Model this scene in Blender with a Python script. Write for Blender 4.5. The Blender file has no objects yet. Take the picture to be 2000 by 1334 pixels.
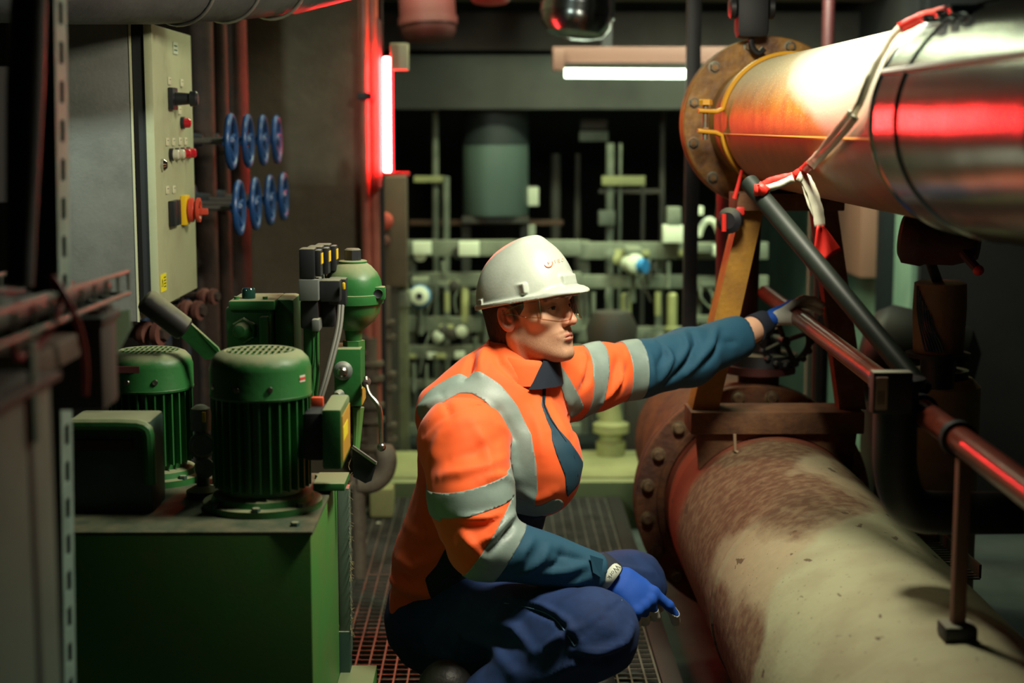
import bpy, bmesh, math, random
import numpy as np
from mathutils import Vector, Matrix, noise
from mathutils.bvhtree import BVHTree
PI = math.pi
random.seed(7); RNG = np.random.default_rng(5)
SC = bpy.context.scene
COL = SC.collection
V = Vector

# ------------------------------------------------------------------ camera
F_PX, CAM_H = 3100.0, 1.32
YAW, PITCH = math.atan(32/F_PX), math.atan(417/F_PX)
cam_d = bpy.data.cameras.new('camera'); cam = bpy.data.objects.new('camera', cam_d); COL.objects.link(cam)
cam_d.sensor_width = 36; cam_d.lens = 36*F_PX/2000; cam_d.clip_start = .05
cam.location = (0, 0, CAM_H); cam.rotation_euler = (PI/2-PITCH, 0, -YAW)
cam_d.dof.use_dof = True; cam_d.dof.focus_distance = 3.27; cam_d.dof.aperture_fstop = 2.6
SC.camera = cam
CF = V((math.sin(YAW)*math.cos(PITCH), math.cos(YAW)*math.cos(PITCH), -math.sin(PITCH)))
CR = V((math.cos(YAW), -math.sin(YAW), 0)); CU = CR.cross(CF); C0 = V((0, 0, CAM_H))
def ray(px, py): return CF + CR*((px-1000)/F_PX) + CU*((667-py)/F_PX)
def at(px, py, Y):
    d = ray(px, py); return C0 + d*(Y/d.y)
def px_of(P):                       # numpy (n,3) -> pixel coordinates
    q = P - np.array(C0); z = q@np.array(CF)
    return np.stack([1000+F_PX*(q@np.array(CR))/z, 667-F_PX*(q@np.array(CU))/z], 1)

# ------------------------------------------------------------------ view, world, lights
vs = SC.view_settings; vs.view_transform = 'Standard'; vs.look = 'None'; vs.gamma = 1; vs.use_curve_mapping = False
vs.exposure = 0.0
w = bpy.data.worlds.new('hall_ambient'); SC.world = w; w.use_nodes = True
w.node_tree.nodes['Background'].inputs[0].default_value = (.35, .55, .62, 1)
w.node_tree.nodes['Background'].inputs[1].default_value = .012
def area(name, loc, target, sx, sy, watt, colr, spread=180):
    l = bpy.data.lights.new(name, 'AREA'); l.shape = 'RECTANGLE'; l.size = sx; l.size_y = sy; l.energy = watt; l.color = colr
    l.spread = math.radians(spread)
    o = bpy.data.objects.new(name, l); COL.objects.link(o); o.location = loc
    o.rotation_euler = (V(target)-V(loc)).to_track_quat('-Z', 'Y').to_euler(); return o
area('work_lamp', (.42, 2.76, 1.88), (.1, 3.3, .6), .2, .35, 27, (1, .95, .74), 165)
area('left_aisle_lamp', (-.15, 4.3, 2.5), (-.5, 3.4, .8), .15, .6, 7, (.9, 1, .7))
area('rack_fill', (.3, 6.2, 1.98), (.25, 6.9, .3), 2.4, .12, 19, (.92, 1, .66), 105)  # extra unseen light above the racks, added to brighten them
area('rack_fill', (.0, 5.6, 2.5), (.1, 6.0, .0), 1.6, .15, 40, (.9, 1, .6))  # second added light over the rack area, out of view
area('corner_fill', (1.05, 5.7, 1.95), (1.6, 7.1, .5), .2, .5, 14, (.8, 1, .8))  # added fill to brighten the mint wall, no visible source
area('left_cabinet_fill', (-1.75, 1.2, 2.35), (-1.05, 3.6, 1.5), .2, .2, 3.2, (.85, 1, .85), 42)  # added dim fill for the side of the control cabinet

# ------------------------------------------------------------------ materials
MATS = {}
def mat(name, col, rough=.6, metal=0., col2=None, nscale=12., lo=.4, hi=.62, bump=0., bscale=60., spec=.5, emit=None, estr=0., coat=0., sheen=0., dust=0., dustcol=(.42,.41,.28), stretch=None, bdist=.01, bdet=5, objspace=True):
    if name in MATS: return MATS[name]
    m = bpy.data.materials.new(name); m.use_nodes = True; MATS[name] = m
    nt = m.node_tree; N = nt.nodes; L = nt.links; b = N['Principled BSDF']
    b.inputs['Base Color'].default_value = (*col, 1); b.inputs['Roughness'].default_value = rough; b.inputs['Metallic'].default_value = metal
    b.inputs['Specular IOR Level'].default_value = spec; b.inputs['Coat Weight'].default_value = coat; b.inputs['Sheen Weight'].default_value = sheen
    if emit: b.inputs['Emission Color'].default_value = (*emit, 1); b.inputs['Emission Strength'].default_value = estr
    tc = N.new('ShaderNodeTexCoord'); src = tc.outputs['Object']
    if stretch:
        mp = N.new('ShaderNodeMapping'); mp.inputs['Scale'].default_value = stretch; L.new(src, mp.inputs[0]); src = mp.outputs[0]
    cur = None
    if col2:
        n = N.new('ShaderNodeTexNoise'); n.inputs['Scale'].default_value = nscale; n.inputs['Detail'].default_value = 6; n.inputs['Roughness'].default_value = .65; L.new(src, n.inputs[0])
        r = N.new('ShaderNodeValToRGB'); r.color_ramp.elements[0].position = lo; r.color_ramp.elements[1].position = hi
        r.color_ramp.elements[0].color = (*col, 1); r.color_ramp.elements[1].color = (*col2, 1); L.new(n.outputs[0], r.inputs[0]); L.new(r.outputs[0], b.inputs['Base Color']); cur = r.outputs[0]
    if dust:      # settled dust on faces that look up
        g = N.new('ShaderNodeNewGeometry'); sp = N.new('ShaderNodeSeparateXYZ'); L.new(g.outputs['Normal'], sp.inputs[0])
        n2 = N.new('ShaderNodeTexNoise'); n2.inputs['Scale'].default_value = 35; n2.inputs['Detail'].default_value = 5; L.new(tc.outputs['Object'], n2.inputs[0])
        ad = N.new('ShaderNodeMath'); ad.operation = 'MULTIPLY_ADD'; L.new(n2.outputs[0], ad.inputs[0]); ad.inputs[1].default_value = .5; L.new(sp.outputs[2], ad.inputs[2])
        mr = N.new('ShaderNodeMapRange'); L.new(ad.outputs[0], mr.inputs[0]); mr.inputs[1].default_value = .62; mr.inputs[2].default_value = 1.05; mr.inputs[4].default_value = dust
        mx = N.new('ShaderNodeMix'); mx.data_type = 'RGBA'; L.new(mr.outputs[0], mx.inputs[0])
        if cur: L.new(cur, mx.inputs[6])
        else: mx.inputs[6].default_value = (*col, 1)
        mx.inputs[7].default_value = (*dustcol, 1); L.new(mx.outputs[2], b.inputs['Base Color'])
        mr2 = N.new('ShaderNodeMapRange'); L.new(mr.outputs[0], mr2.inputs[0]); mr2.inputs[3].default_value = rough; mr2.inputs[4].default_value = .95; L.new(mr2.outputs[0], b.inputs['Roughness'])
    if bump:
        n = N.new('ShaderNodeTexNoise'); n.inputs['Scale'].default_value = bscale; n.inputs['Detail'].default_value = bdet; L.new(src, n.inputs[0])
        bp = N.new('ShaderNodeBump'); bp.inputs['Strength'].default_value = bump; bp.inputs['Distance'].default_value = bdist; L.new(n.outputs[0], bp.inputs['Height']); L.new(bp.outputs[0], b.inputs['Normal'])
    return m

# ------------------------------------------------------------------ object helpers
def tag(o, label=None, cat=None, group=None, kind=None):
    if label: o['label'] = label
    if cat: o['category'] = cat
    if group: o['group'] = group
    if kind: o['kind'] = kind
    return o
def thing(name, loc, label, cat, group=None, rot=(0, 0, 0)):
    o = bpy.data.objects.new(name, None); o.empty_display_size = .05; COL.objects.link(o); o.location = loc; o.rotation_euler = rot
    WM[o.name] = Matrix.Translation(V(loc)) @ Matrix.Rotation(rot[2], 4, 'Z') @ Matrix.Rotation(rot[1], 4, 'Y') @ Matrix.Rotation(rot[0], 4, 'X')
    return tag(o, label, cat, group)
WM = {}
def link(name, me, parent=None, material=None, sharp=35):
    """mesh data is in world coordinates; the object keeps its parent's origin"""
    o = bpy.data.objects.new(name, me); COL.objects.link(o)
    if material: me.materials.append(material)
    if len(me.polygons):
        me.polygons.foreach_set('use_smooth', [True]*len(me.polygons))
        if sharp: me.set_sharp_from_angle(angle=math.radians(sharp))
    if parent is not None:
        M = WM.get(parent.name, Matrix())
        o.parent = parent; me.transform(M.inverted()); WM[o.name] = M
    else:
        vs_ = np.empty(len(me.vertices)*3); me.vertices.foreach_get('co', vs_); vs_ = vs_.reshape(-1, 3)
        c = V(((vs_[:,0].min()+vs_[:,0].max())/2, (vs_[:,1].min()+vs_[:,1].max())/2, vs_[:,2].min()))
        me.transform(Matrix.Translation(-c)); o.location = c; WM[o.name] = Matrix.Translation(c)
    return o
class MB:
    def __init__(s): s.v = []; s.f = []
    def add(s, vs, fs):
        n = len(s.v); s.v += [tuple(p) for p in vs]; s.f += [tuple(i+n for i in f) for f in fs]; return s
    def box(s, c, d, R=None, bev=0.0):
        bm = bmesh.new(); bmesh.ops.create_cube(bm, size=1)
        for p in bm.verts: p.co = V((p.co.x*d[0], p.co.y*d[1], p.co.z*d[2]))
        if bev: bmesh.ops.bevel(bm, geom=bm.edges[:], offset=min(bev, min(d)*.45), segments=2, affect='EDGES', profile=.6)
        bm.verts.index_update(); M = Matrix.Translation(V(c)) @ (R.to_4x4() if R else Matrix())
        s.add([M@p.co for p in bm.verts], [[q.index for q in f.verts] for f in bm.faces]); bm.free(); return s
    def bx(s, lo, hi, bev=0.0):
        return s.box([(a+b)/2 for a, b in zip(lo, hi)], [abs(b-a) for a, b in zip(lo, hi)], None, bev)
    def lathe(s, o, ax, prof, n=32, ref=None, caps=True):
        """prof: list of (distance along ax, radius)"""
        o = V(o); ax = V(ax).normalized(); e = V(ref) if ref else (V((0, 0, 1)) if abs(ax.z) < .9 else V((1, 0, 0)))
        e1 = (e-ax*e.dot(ax)).normalized(); e2 = ax.cross(e1); vs = []; fs = []
        for t, r in prof:
            for k in range(n):
                a = 2*PI*k/n; vs.append(o+ax*t+(e1*math.cos(a)+e2*math.sin(a))*r)
        for i in range(len(prof)-1):
            for k in range(n):
                fs.append((i*n+k, i*n+(k+1) % n, (i+1)*n+(k+1) % n, (i+1)*n+k))
        if caps:
            if prof[0][1] > 1e-6: fs.append(tuple(range(n))[::-1])
            if prof[-1][1] > 1e-6: fs.append(tuple(range((len(prof)-1)*n, len(prof)*n)))
        return s.add(vs, fs)
    def cyl(s, a, b, r, r2=None, n=24, bev=0.0):
        a, b = V(a), V(b); L = (b-a).length; r2 = r if r2 is None else r2
        p = [(0, r), (L, r2)] if not bev else [(0, r-bev), (bev*.3, r-bev*.3), (bev, r), (L-bev, r2), (L-bev*.3, r2-bev*.3), (L, r2-bev)]
        return s.lathe(a, b-a, p, n)
    def ring(s, a, ax, L, ro, ri, n=48, bev=.002):
        return s.lathe(a, ax, [(0, ri), (0, ro-bev), (bev, ro), (L-bev, ro), (L, ro-bev), (L, ri), (0, ri)], n, caps=False)
    def tube(s, pts, r, n=12, closed=False, smooth=0):
        pts = [V(p) for p in pts]
        for _ in range(smooth):
            q = [pts[0]]
            for a, b in zip(pts, pts[1:]): q += [a*.75+b*.25, a*.25+b*.75]
            pts = q+[pts[-1]]
        rs = r if isinstance(r, (list, tuple)) else [r]*len(pts)
        if len(rs) != len(pts): rs = list(np.interp(np.linspace(0, 1, len(pts)), np.linspace(0, 1, len(rs)), rs))
        vs = []; fs = []; m = len(pts); e1 = None
        for i, p in enumerate(pts):
            t = ((pts[(i+1) % m]-pts[i-1]) if closed else (pts[min(i+1, m-1)]-pts[max(i-1, 0)])).normalized()
            if e1 is None: e1 = t.orthogonal().normalized()
            e1 = (e1-t*e1.dot(t)).normalized(); e2 = t.cross(e1)
            for k in range(n):
                a = 2*PI*k/n; vs.append(p+(e1*math.cos(a)+e2*math.sin(a))*rs[i])
        for i in range(m if closed else m-1):
            j = (i+1) % m
            for k in range(n): fs.append((i*n+k, i*n+(k+1) % n, j*n+(k+1) % n, j*n+k))
        if not closed: fs.append(tuple(range(n))[::-1]); fs.append(tuple(range((m-1)*n, m*n)))
        return s.add(vs, fs)
    def torus(s, c, ax, R, r, n=40, k=10):
        c = V(c); ax = V(ax).normalized(); e1 = ax.orthogonal().normalized(); e2 = ax.cross(e1)
        return s.tube([c+(e1*math.cos(2*PI*i/n)+e2*math.sin(2*PI*i/n))*R for i in range(n)], r, k, closed=True)
    def sphere(s, c, r, n=20, sc=(1, 1, 1)):
        c = V(c); vs = []; fs = []; h = n//2
        for i in range(h+1):
            a = PI*i/h
            for k in range(n): b = 2*PI*k/n; vs.append(c+V((math.sin(a)*math.cos(b)*r*sc[0], math.sin(a)*math.sin(b)*r*sc[1], math.cos(a)*r*sc[2])))
        for i in range(h):
            for k in range(n): fs.append((i*n+k, (i+1)*n+k, (i+1)*n+(k+1) % n, i*n+(k+1) % n))
        return s.add(vs, fs)
    def prism(s, poly, d):
        """poly: 3-D outline, d: extrusion vector"""
        n = len(poly); d = V(d); poly = [V(p) for p in poly]
        return s.add(poly+[p+d for p in poly], [tuple(range(n))[::-1], tuple(range(n, 2*n))]+[(i, (i+1) % n, n+(i+1) % n, n+i) for i in range(n)])
    def hexa(s, c, ax, r, L):
        ax = V(ax).normalized(); return s.lathe(c, ax, [(0, r), (L*.8, r), (L, r*.86)], 6)
    def build(s, name, m, parent=None, sharp=35):
        me = bpy.data.meshes.new(name); me.from_pydata([tuple(p) for p in s.v], [], s.f)
        bm = bmesh.new(); bm.from_mesh(me); bmesh.ops.remove_doubles(bm, verts=bm.verts, dist=1e-6); bmesh.ops.recalc_face_normals(bm, faces=bm.faces); bm.to_mesh(me); bm.free()
        me.update(); return link(name, me, parent, m, sharp)
def copy_tree(o, parent=None, M=None):
    c = o.copy(); COL.objects.link(c)
    if parent is not None: c.parent = parent
    for ch in [x for x in bpy.data.objects if x.parent == o]: copy_tree(ch, c)
    return c
def text_mesh(body, size, origin, xdir, updir, ext=.0004, align='CENTER'):
    cu = bpy.data.curves.new('t', 'FONT'); cu.body = body; cu.size = size; cu.align_x = align; cu.align_y = 'CENTER'; cu.extrude = ext; cu.resolution_u = 3
    o = bpy.data.objects.new('t', cu); me = bpy.data.meshes.new_from_object(o)
    x = V(xdir).normalized(); y = V(updir); y = (y-x*y.dot(x)).normalized(); z = x.cross(y)
    M = Matrix((x, y, z)).transposed().to_4x4(); M.translation = V(origin); me.transform(M)
    mb = MB(); mb.add([v.co.copy() for v in me.vertices], [tuple(p.vertices) for p in me.polygons]); bpy.data.objects.remove(o); bpy.data.curves.remove(cu); bpy.data.meshes.remove(me)
    return mb

# ------------------------------------------------------------------ signed distance modelling
def ax3(*a): return [np.float32(x) for x in a]
def sd_cap(G, a, b, r1, r2, su=None):
    X, Y, Z = G; a = np.array(a); b = np.array(b)
    if su is not None:     # (axis vector, factor): flatten the section along that axis
        u, s = np.array(su[0]), su[1]
    d = b-a; x, y, z = X-np.float32(a[0]), Y-np.float32(a[1]), Z-np.float32(a[2])
    if su is not None:
        q = (x*np.float32(u[0])+y*np.float32(u[1])+z*np.float32(u[2])); k = np.float32(1/s-1)
        x = x+q*(k*np.float32(u[0])); y = y+q*(k*np.float32(u[1])); z = z+q*(k*np.float32(u[2])); qd = d@u; d = d+u*qd*(1/s-1)
    d = d.astype(np.float32); L2 = max(float(d@d), 1e-9)
    t = np.clip((x*d[0]+y*d[1]+z*d[2])/np.float32(L2), 0, 1)
    return np.sqrt((x-t*d[0])**2+(y-t*d[1])**2+(z-t*d[2])**2)-(np.float32(r1)+t*np.float32(r2-r1))
def sd_ell(G, c, r, R=None):
    X, Y, Z = G; x, y, z = X-np.float32(c[0]), Y-np.float32(c[1]), Z-np.float32(c[2])
    if R is not None:
        R = np.array(R, dtype=np.float32); x, y, z = R[0][0]*x+R[0][1]*y+R[0][2]*z, R[1][0]*x+R[1][1]*y+R[1][2]*z, R[2][0]*x+R[2][1]*y+R[2][2]*z
    r = [np.float32(q) for q in r]
    k0 = np.sqrt((x/r[0])**2+(y/r[1])**2+(z/r[2])**2); k1 = np.sqrt((x/r[0]**2)**2+(y/r[1]**2)**2+(z/r[2]**2)**2)+np.float32(1e-6)
    return k0*(k0-1)/k1
def sd_box(G, c, h, R=None, r=0.0):
    X, Y, Z = G; x, y, z = X-np.float32(c[0]), Y-np.float32(c[1]), Z-np.float32(c[2])
    if R is not None:
        R = np.array(R, dtype=np.float32); x, y, z = R[0][0]*x+R[0][1]*y+R[0][2]*z, R[1][0]*x+R[1][1]*y+R[1][2]*z, R[2][0]*x+R[2][1]*y+R[2][2]*z
    qx, qy, qz = np.abs(x)-np.float32(h[0]-r), np.abs(y)-np.float32(h[1]-r), np.abs(z)-np.float32(h[2]-r)
    return np.sqrt(np.maximum(qx, 0)**2+np.maximum(qy, 0)**2+np.maximum(qz, 0)**2)+np.minimum(np.maximum(qx, np.maximum(qy, qz)), 0)-np.float32(r)
def smin(a, b, k):
    k = np.float32(k); h = np.maximum(k-np.abs(a-b), 0)/k; return np.minimum(a, b)-h*h*k*np.float32(.25)
def smax(a, b, k): return -smin(-a, -b, k)
def grid(lo, hi, h):
    n = [int(math.ceil((b-a)/h))+1 for a, b in zip(lo, hi)]
    A = [(np.arange(n[i], dtype=np.float32)*np.float32(h)+np.float32(lo[i])) for i in range(3)]
    return (A[0][:, None, None], A[1][None, :, None], A[2][None, None, :])
def nets(D, lo, h):
    s = D < 0; nx, ny, nz = D.shape
    cnt = np.zeros((nx-1, ny-1, nz-1), np.int8)
    for i in (0, 1):
        for j in (0, 1):
            for k in (0, 1): cnt += s[i:nx-1+i, j:ny-1+j, k:nz-1+k]
    I = np.argwhere((cnt > 0) & (cnt < 8)); idm = -np.ones(cnt.shape, np.int32); idm[I[:, 0], I[:, 1], I[:, 2]] = np.arange(len(I))
    pos = np.zeros((len(I), 3)); num = np.zeros(len(I)); C = [(i, j, k) for i in (0, 1) for j in (0, 1) for k in (0, 1)]
    for a in C:
        for ax in range(3):
            if a[ax]: continue
            b = list(a); b[ax] = 1; a_ = np.array(a); b_ = np.array(b)
            p = I+a_; q = I+b_; v0 = D[p[:, 0], p[:, 1], p[:, 2]].astype(float); v1 = D[q[:, 0], q[:, 1], q[:, 2]].astype(float)
            m = (v0 < 0) != (v1 < 0); t = np.where(m, v0/np.where(m, v0-v1, 1), 0)
            pos += m[:, None]*(a_+(b_-a_)*t[:, None]); num += m
    P = (I+pos/num[:, None])*h+np.array(lo); Q = []
    for ax in range(3):
        u, v = (ax+1) % 3, (ax+2) % 3
        sl0 = [slice(None)]*3; sl1 = [slice(None)]*3; sl0[ax] = slice(0, -1); sl1[ax] = slice(1, None)
        A, B = s[tuple(sl0)], s[tuple(sl1)]; E = np.argwhere(A != B)
        E = E[(E[:, u] > 0) & (E[:, v] > 0) & (E[:, u] < D.shape[u]-1) & (E[:, v] < D.shape[v]-1)]
        ins = A[E[:, 0], E[:, 1], E[:, 2]]; du = np.zeros(3, int); dv = np.zeros(3, int); du[u] = 1; dv[v] = 1
        g = lambda q: idm[q[:, 0], q[:, 1], q[:, 2]]
        quad = np.stack([g(E-du-dv), g(E-dv), g(E), g(E-du)], 1); quad[~ins] = quad[~ins][:, ::-1]; Q.append(quad)
    return P, np.concatenate(Q)
def normals(P, Q):
    n = np.cross(P[Q[:, 2]]-P[Q[:, 0]], P[Q[:, 3]]-P[Q[:, 1]]); N = np.zeros_like(P)
    for k in range(4): np.add.at(N, Q[:, k], n)
    return N/(np.linalg.norm(N, axis=1)[:, None]+1e-12)
def relax(P, Q, it=1, f=.5):
    for _ in range(it):
        S = np.zeros_like(P); c = np.zeros(len(P))
        for k in range(4):
            np.add.at(S, Q[:, k], P[Q[:, (k+1) % 4]]); np.add.at(S, Q[:, (k+1) % 4], P[Q[:, k]]); np.add.at(c, Q[:, k], 1); np.add.at(c, Q[:, (k+1) % 4], 1)
        P = P+(S/c[:, None]-P)*f
    return P
def raw(name, P, Q, m, parent, sharp=0):
    me = bpy.data.meshes.new(name); me.from_pydata(P.tolist(), [], [tuple(q) for q in (Q.tolist() if hasattr(Q, 'tolist') else Q)]); me.update()
    return link(name, me, parent, m, sharp)
def polydist(P, pts):
    pts = np.array([tuple(p) for p in pts]); d = np.full(len(P), 1e9); ts = np.zeros(len(P)); acc = 0.
    for a, b in zip(pts, pts[1:]):
        e = b-a; L = np.linalg.norm(e)+1e-9; t = np.clip((P-a)@e/L**2, 0, 1); q = np.linalg.norm(P-a-t[:, None]*e, axis=1)
        m = q < d; d[m] = q[m]; ts[m] = acc+t[m]*L; acc += L
    return d, ts/acc
def inpoly(p, poly):
    """signed pixel distance, negative inside"""
    poly = np.array(poly, float); n = len(poly); d = np.full(len(p), 1e9); ins = np.zeros(len(p), bool)
    for i in range(n):
        a, b = poly[i], poly[(i+1) % n]; e = b-a; t = np.clip(((p-a)@e)/(e@e), 0, 1); d = np.minimum(d, np.linalg.norm(p-a-t[:, None]*e, axis=1))
        c = ((a[1] <= p[:, 1]) != (b[1] <= p[:, 1])); xx = a[0]+(p[:, 1]-a[1])*(b[0]-a[0])/np.where(b[1] == a[1], 1e-9, b[1]-a[1]); ins ^= c & (p[:, 0] < xx)
    return np.where(ins, -d, d)
class Surf:
    def __init__(s, P, Q): s.P, s.Q = P, Q; s.re()
    def re(s): s.N = normals(s.P, s.Q); s.bvh = None
    def cast(s, px, py):
        if s.bvh is None: s.bvh = BVHTree.FromPolygons(s.P.tolist(), s.Q.tolist())
        h = s.bvh.ray_cast(C0, ray(px, py).normalized()); return h[0]
    def line(s, pts):
        out = [s.cast(*p) if len(p) == 2 else V(p) for p in pts]; return [p for p in out if p is not None]
    def fold(s, pts, amp, wid, cut=None):
        L = s.line(pts)
        if len(L) < 2: return
        if isinstance(L[0], V) is False: return
        d, t = polydist(s.P, L); tap = np.sin(np.clip(t, .04, .96)*PI)**.5; s.D += amp*np.exp(-(d/wid)**2)*tap
    def begin(s): s.D = np.zeros(len(s.P))
    def end(s): s.P = s.P+s.N*s.D[:, None]; s.re()
    def noise(s, amp, scale, st=(1, 1, 1)):
        s.D += amp*np.array([noise.noise(V((p[0]*scale*st[0], p[1]*scale*st[1], p[2]*scale*st[2]))) for p in s.P.tolist()])
    def clip(s, f, off=.0012):
        """faces where f<0, cut along f=0, pushed out by off"""
        P = s.P+s.N*off; out = []; pts = []; idx = {}; cut = {}
        fn = f[s.Q]; sel = np.where((fn < 0).any(axis=1))[0]
        def vid(i):
            if i not in idx: idx[i] = len(pts); pts.append(P[i])
            return idx[i]
        for q in s.Q[sel].tolist():
            poly = []
            for a, b in zip(q, q[1:]+q[:1]):
                if f[a] < 0: poly.append(vid(a))
                if (f[a] < 0) != (f[b] < 0):
                    k = (min(a, b), max(a, b))
                    if k not in cut: t = f[k[0]]/(f[k[0]]-f[k[1]]); cut[k] = len(pts); pts.append(P[k[0]]+(P[k[1]]-P[k[0]])*t)
                    poly.append(cut[k])
            if len(poly) > 2: out.append(poly)
        return np.array(pts), out
    def patch(s, name, f, m, parent, off=.0012, thick=.0008):
        P, Fc = s.clip(f, off)
        if not len(P): return None
        o = raw(name, P, Fc, m, parent)
        md = o.modifiers.new('thick', 'SOLIDIFY'); md.thickness = thick+off*.9; md.offset = -1; return o
# ================================================================== the worker
M_orange = mat('hivis_orange', (1., .125, .015), .75, col2=(.95, .11, .013), nscale=6, bump=.25, bscale=900, bdist=.0006, sheen=.15)
M_teal = mat('teal_sleeve_cloth', (.008, .068, .125), .8, bump=.3, bscale=800, bdist=.0006)
M_navy = mat('dark_navy_cloth', (.008, .014, .028), .85, bump=.3, bscale=800, bdist=.0006)
M_trouser = mat('blue_trouser_cloth', (.007, .032, .13), .85, col2=(.006, .024, .10), nscale=30, bump=.35, bscale=700, bdist=.0008)
M_reflect = mat('silver_reflective_tape', (.24, .31, .28), .5, .0, col2=(.21, .28, .25), nscale=20, bump=.2, bscale=300, bdist=.0008, spec=.6)
M_skin = None
fx, fy = math.cos(math.radians(40)), -math.sin(math.radians(40))
TF = V((fx, fy, 0)); TR = V((fy, -fx, 0))      # chest direction and the worker's right
man = thing('person', (at(968, 1250, 3.3).x, 3.3, 0), 'crouching person in white helmet and orange high visibility jacket reaching for the red rail', 'person')

# ---- trousers
Rh, Rk, Ra = at(915, 1222, 3.25), at(1158, 1240, 2.95), V((-.10, 3.03, .13))
Lh, Lk, La = at(925, 1190, 3.48), at(1228, 1143, 3.5), V((.02, 3.5, .13))
pel = at(885, 1205, 3.37)
lo, hi, h = (-.42, 2.75, .03), (.42, 3.75, .56), .0065
G = grid(lo, hi, h)
D = sd_ell(G, pel, (.15, .17, .135))
D = smin(D, sd_cap(G, Rh, Rk, .105, .083), .04)
D = smin(D, sd_cap(G, Lh, Lk, .105, .078), .04)
D = smin(D, smin(sd_cap(G, Rk, Ra+V((0, 0, .0)), .08, .06), sd_cap(G, Lk, La, .075, .06), .03), .03)
P, Q = nets(D, lo, h); S = Surf(P, Q); S.begin()
S.noise(.006, 9); S.noise(.003, 22, (1, 1, 1.6))
for pts, a, wd in [
    ([(1020, 1180), (1080, 1205), (1118, 1250), (1122, 1268)], -.006, .007), ([(1000, 1170), (1060, 1185), (1110, 1215), (1135, 1255)], .006, .008),
    ([(1060, 1270), (1100, 1240), (1130, 1225)], .008, .010), ([(1120, 1270), (1170, 1275), (1215, 1255), (1230, 1225)], .009, .009),
    ([(1130, 1285), (1190, 1290), (1225, 1265)], -.007, .009), ([(1060, 1330), (1110, 1300), (1150, 1290)], .008, .012),
    ([(1190, 1195), (1210, 1180), (1218, 1172)], -.004, .004), ([(1150, 1230), (1175, 1210), (1218, 1172)], -.003, .004),
    ([(960, 1210), (1010, 1230), (1040, 1270)], .009, .012), ([(900, 1240), (960, 1260), (1000, 1310)], .008, .014),
    ([(1090, 1062), (1140, 1080), (1200, 1110)], -.005, .008), ([(1120, 1055), (1170, 1070), (1230, 1092)], .004, .008), ([(1180, 1100), (1220, 1110), (1270, 1120)], .005, .008),
    ([(1270, 1100), (1290, 1125), (1296, 1150)], -.003, .004), ([(830, 1240), (850, 1270), (900, 1290)], .007, .012)]:
    S.fold(pts, a*1.7, wd)
S.end(); trous = S
tr = raw('trousers', S.P, S.Q, M_trouser, man)
M_stitch = mat('pale_blue_stitching', (.10, .2, .36), .8)
for pts in ([(985, 1178), (1050, 1190), (1085, 1207), (1105, 1235), (1122, 1262)], [(1122, 1262), (1150, 1235), (1180, 1205), (1215, 1172)]):
    L = S.line(pts)
    if len(L) > 1: MB().tube(L, .0011, 6, smooth=2).build('seam', M_stitch, tr)

# ---- boots
M_boot = mat('black_boot_leather', (.02, .018, .016), .5, bump=.2, bscale=80)
for (ank, tip) in ((Ra, V((.11, 3.0, .055))), (La, V((.23, 3.48, .055)))):
    l2, h2 = (min(ank.x, tip.x)-.12, ank.y-.1, -.01), (tip.x+.1, ank.y+.1, .3)
    G = grid(l2, h2, .006); D = sd_cap(G, ank+V((0, 0, .09)), ank+V((0, 0, -.03)), .055, .052)
    D = smin(D, sd_cap(G, ank+V((-.03, 0, -.075)), tip, .05, .045, ((0, 1, 0), .95)), .04)
    D = smax(D, -(G[2]-np.float32(.002))+0*D, .01); P, Q = nets(D, l2, .006); raw('boot', P, Q, M_boot, man)

# ---- jacket
sR, mR, eR, wR = at(905, 868, 3.15), at(922, 975, 3.07), at(947, 1064, 3.03), at(1172, 1124, 3.08)
sL, m1L, m2L, eL, wL = at(1108, 752, 3.49), at(1165, 736, 3.54), at(1245, 720, 3.61), at(1345, 697, 3.70), at(1446, 658, 3.80)
lo, hi, h = (-.36, 2.86, .16), (.72, 4.0, 1.06), .0058
G = grid(lo, hi, h)
sec = [(at(878, 1172, 3.38), .122, 1.22), (at(900, 1090, 3.37), .128, 1.2), (at(932, 1000, 3.36), .125, 1.22), (at(966, 885, 3.345), .134, 1.32), (at(980, 800, 3.34), .118, 1.42), (at(1000, 748, 3.34), .078, 1.3)]
D = None
for (a, ra, sa), (b, rb, sb) in zip(sec, sec[1:]):
    d = sd_cap(G, a, b, ra, rb, (TR, (sa+sb)/2)); D = d if D is None else smin(D, d, .03)
D = smin(D, sd_cap(G, at(860, 800, 3.28), at(1000, 722, 3.36), .05, .06), .06)      # yoke over the upper back
D = smin(D, sd_cap(G, at(1105, 745, 3.46), at(1015, 728, 3.36), .07, .055), .05)
D = smin(D, sd_ell(G, at(1060, 905, 3.27), (.085, .09, .11)), .05)                  # jacket front bellies out
aR = smin(sd_cap(G, sR, mR, .096, .079), sd_cap(G, mR, eR, .079, .066), .03)
aR = smin(aR, sd_cap(G, eR, wR, .068, .041), .02)
D = smin(D, aR, .018)
aL = smin(sd_cap(G, sL, m1L, .084, .074), sd_cap(G, m1L, m2L, .074, .065), .02)
aL = smin(aL, smin(sd_cap(G, m2L, eL, .065, .066), sd_cap(G, eL, wL, .066, .05), .02), .02)
D = smin(D, aL, .02)
# cut: hem, neck, cuffs
hem = at(775, 1203, 3.42); nh = np.array([.12, .0, -1.]); nh /= np.linalg.norm(nh)
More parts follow.
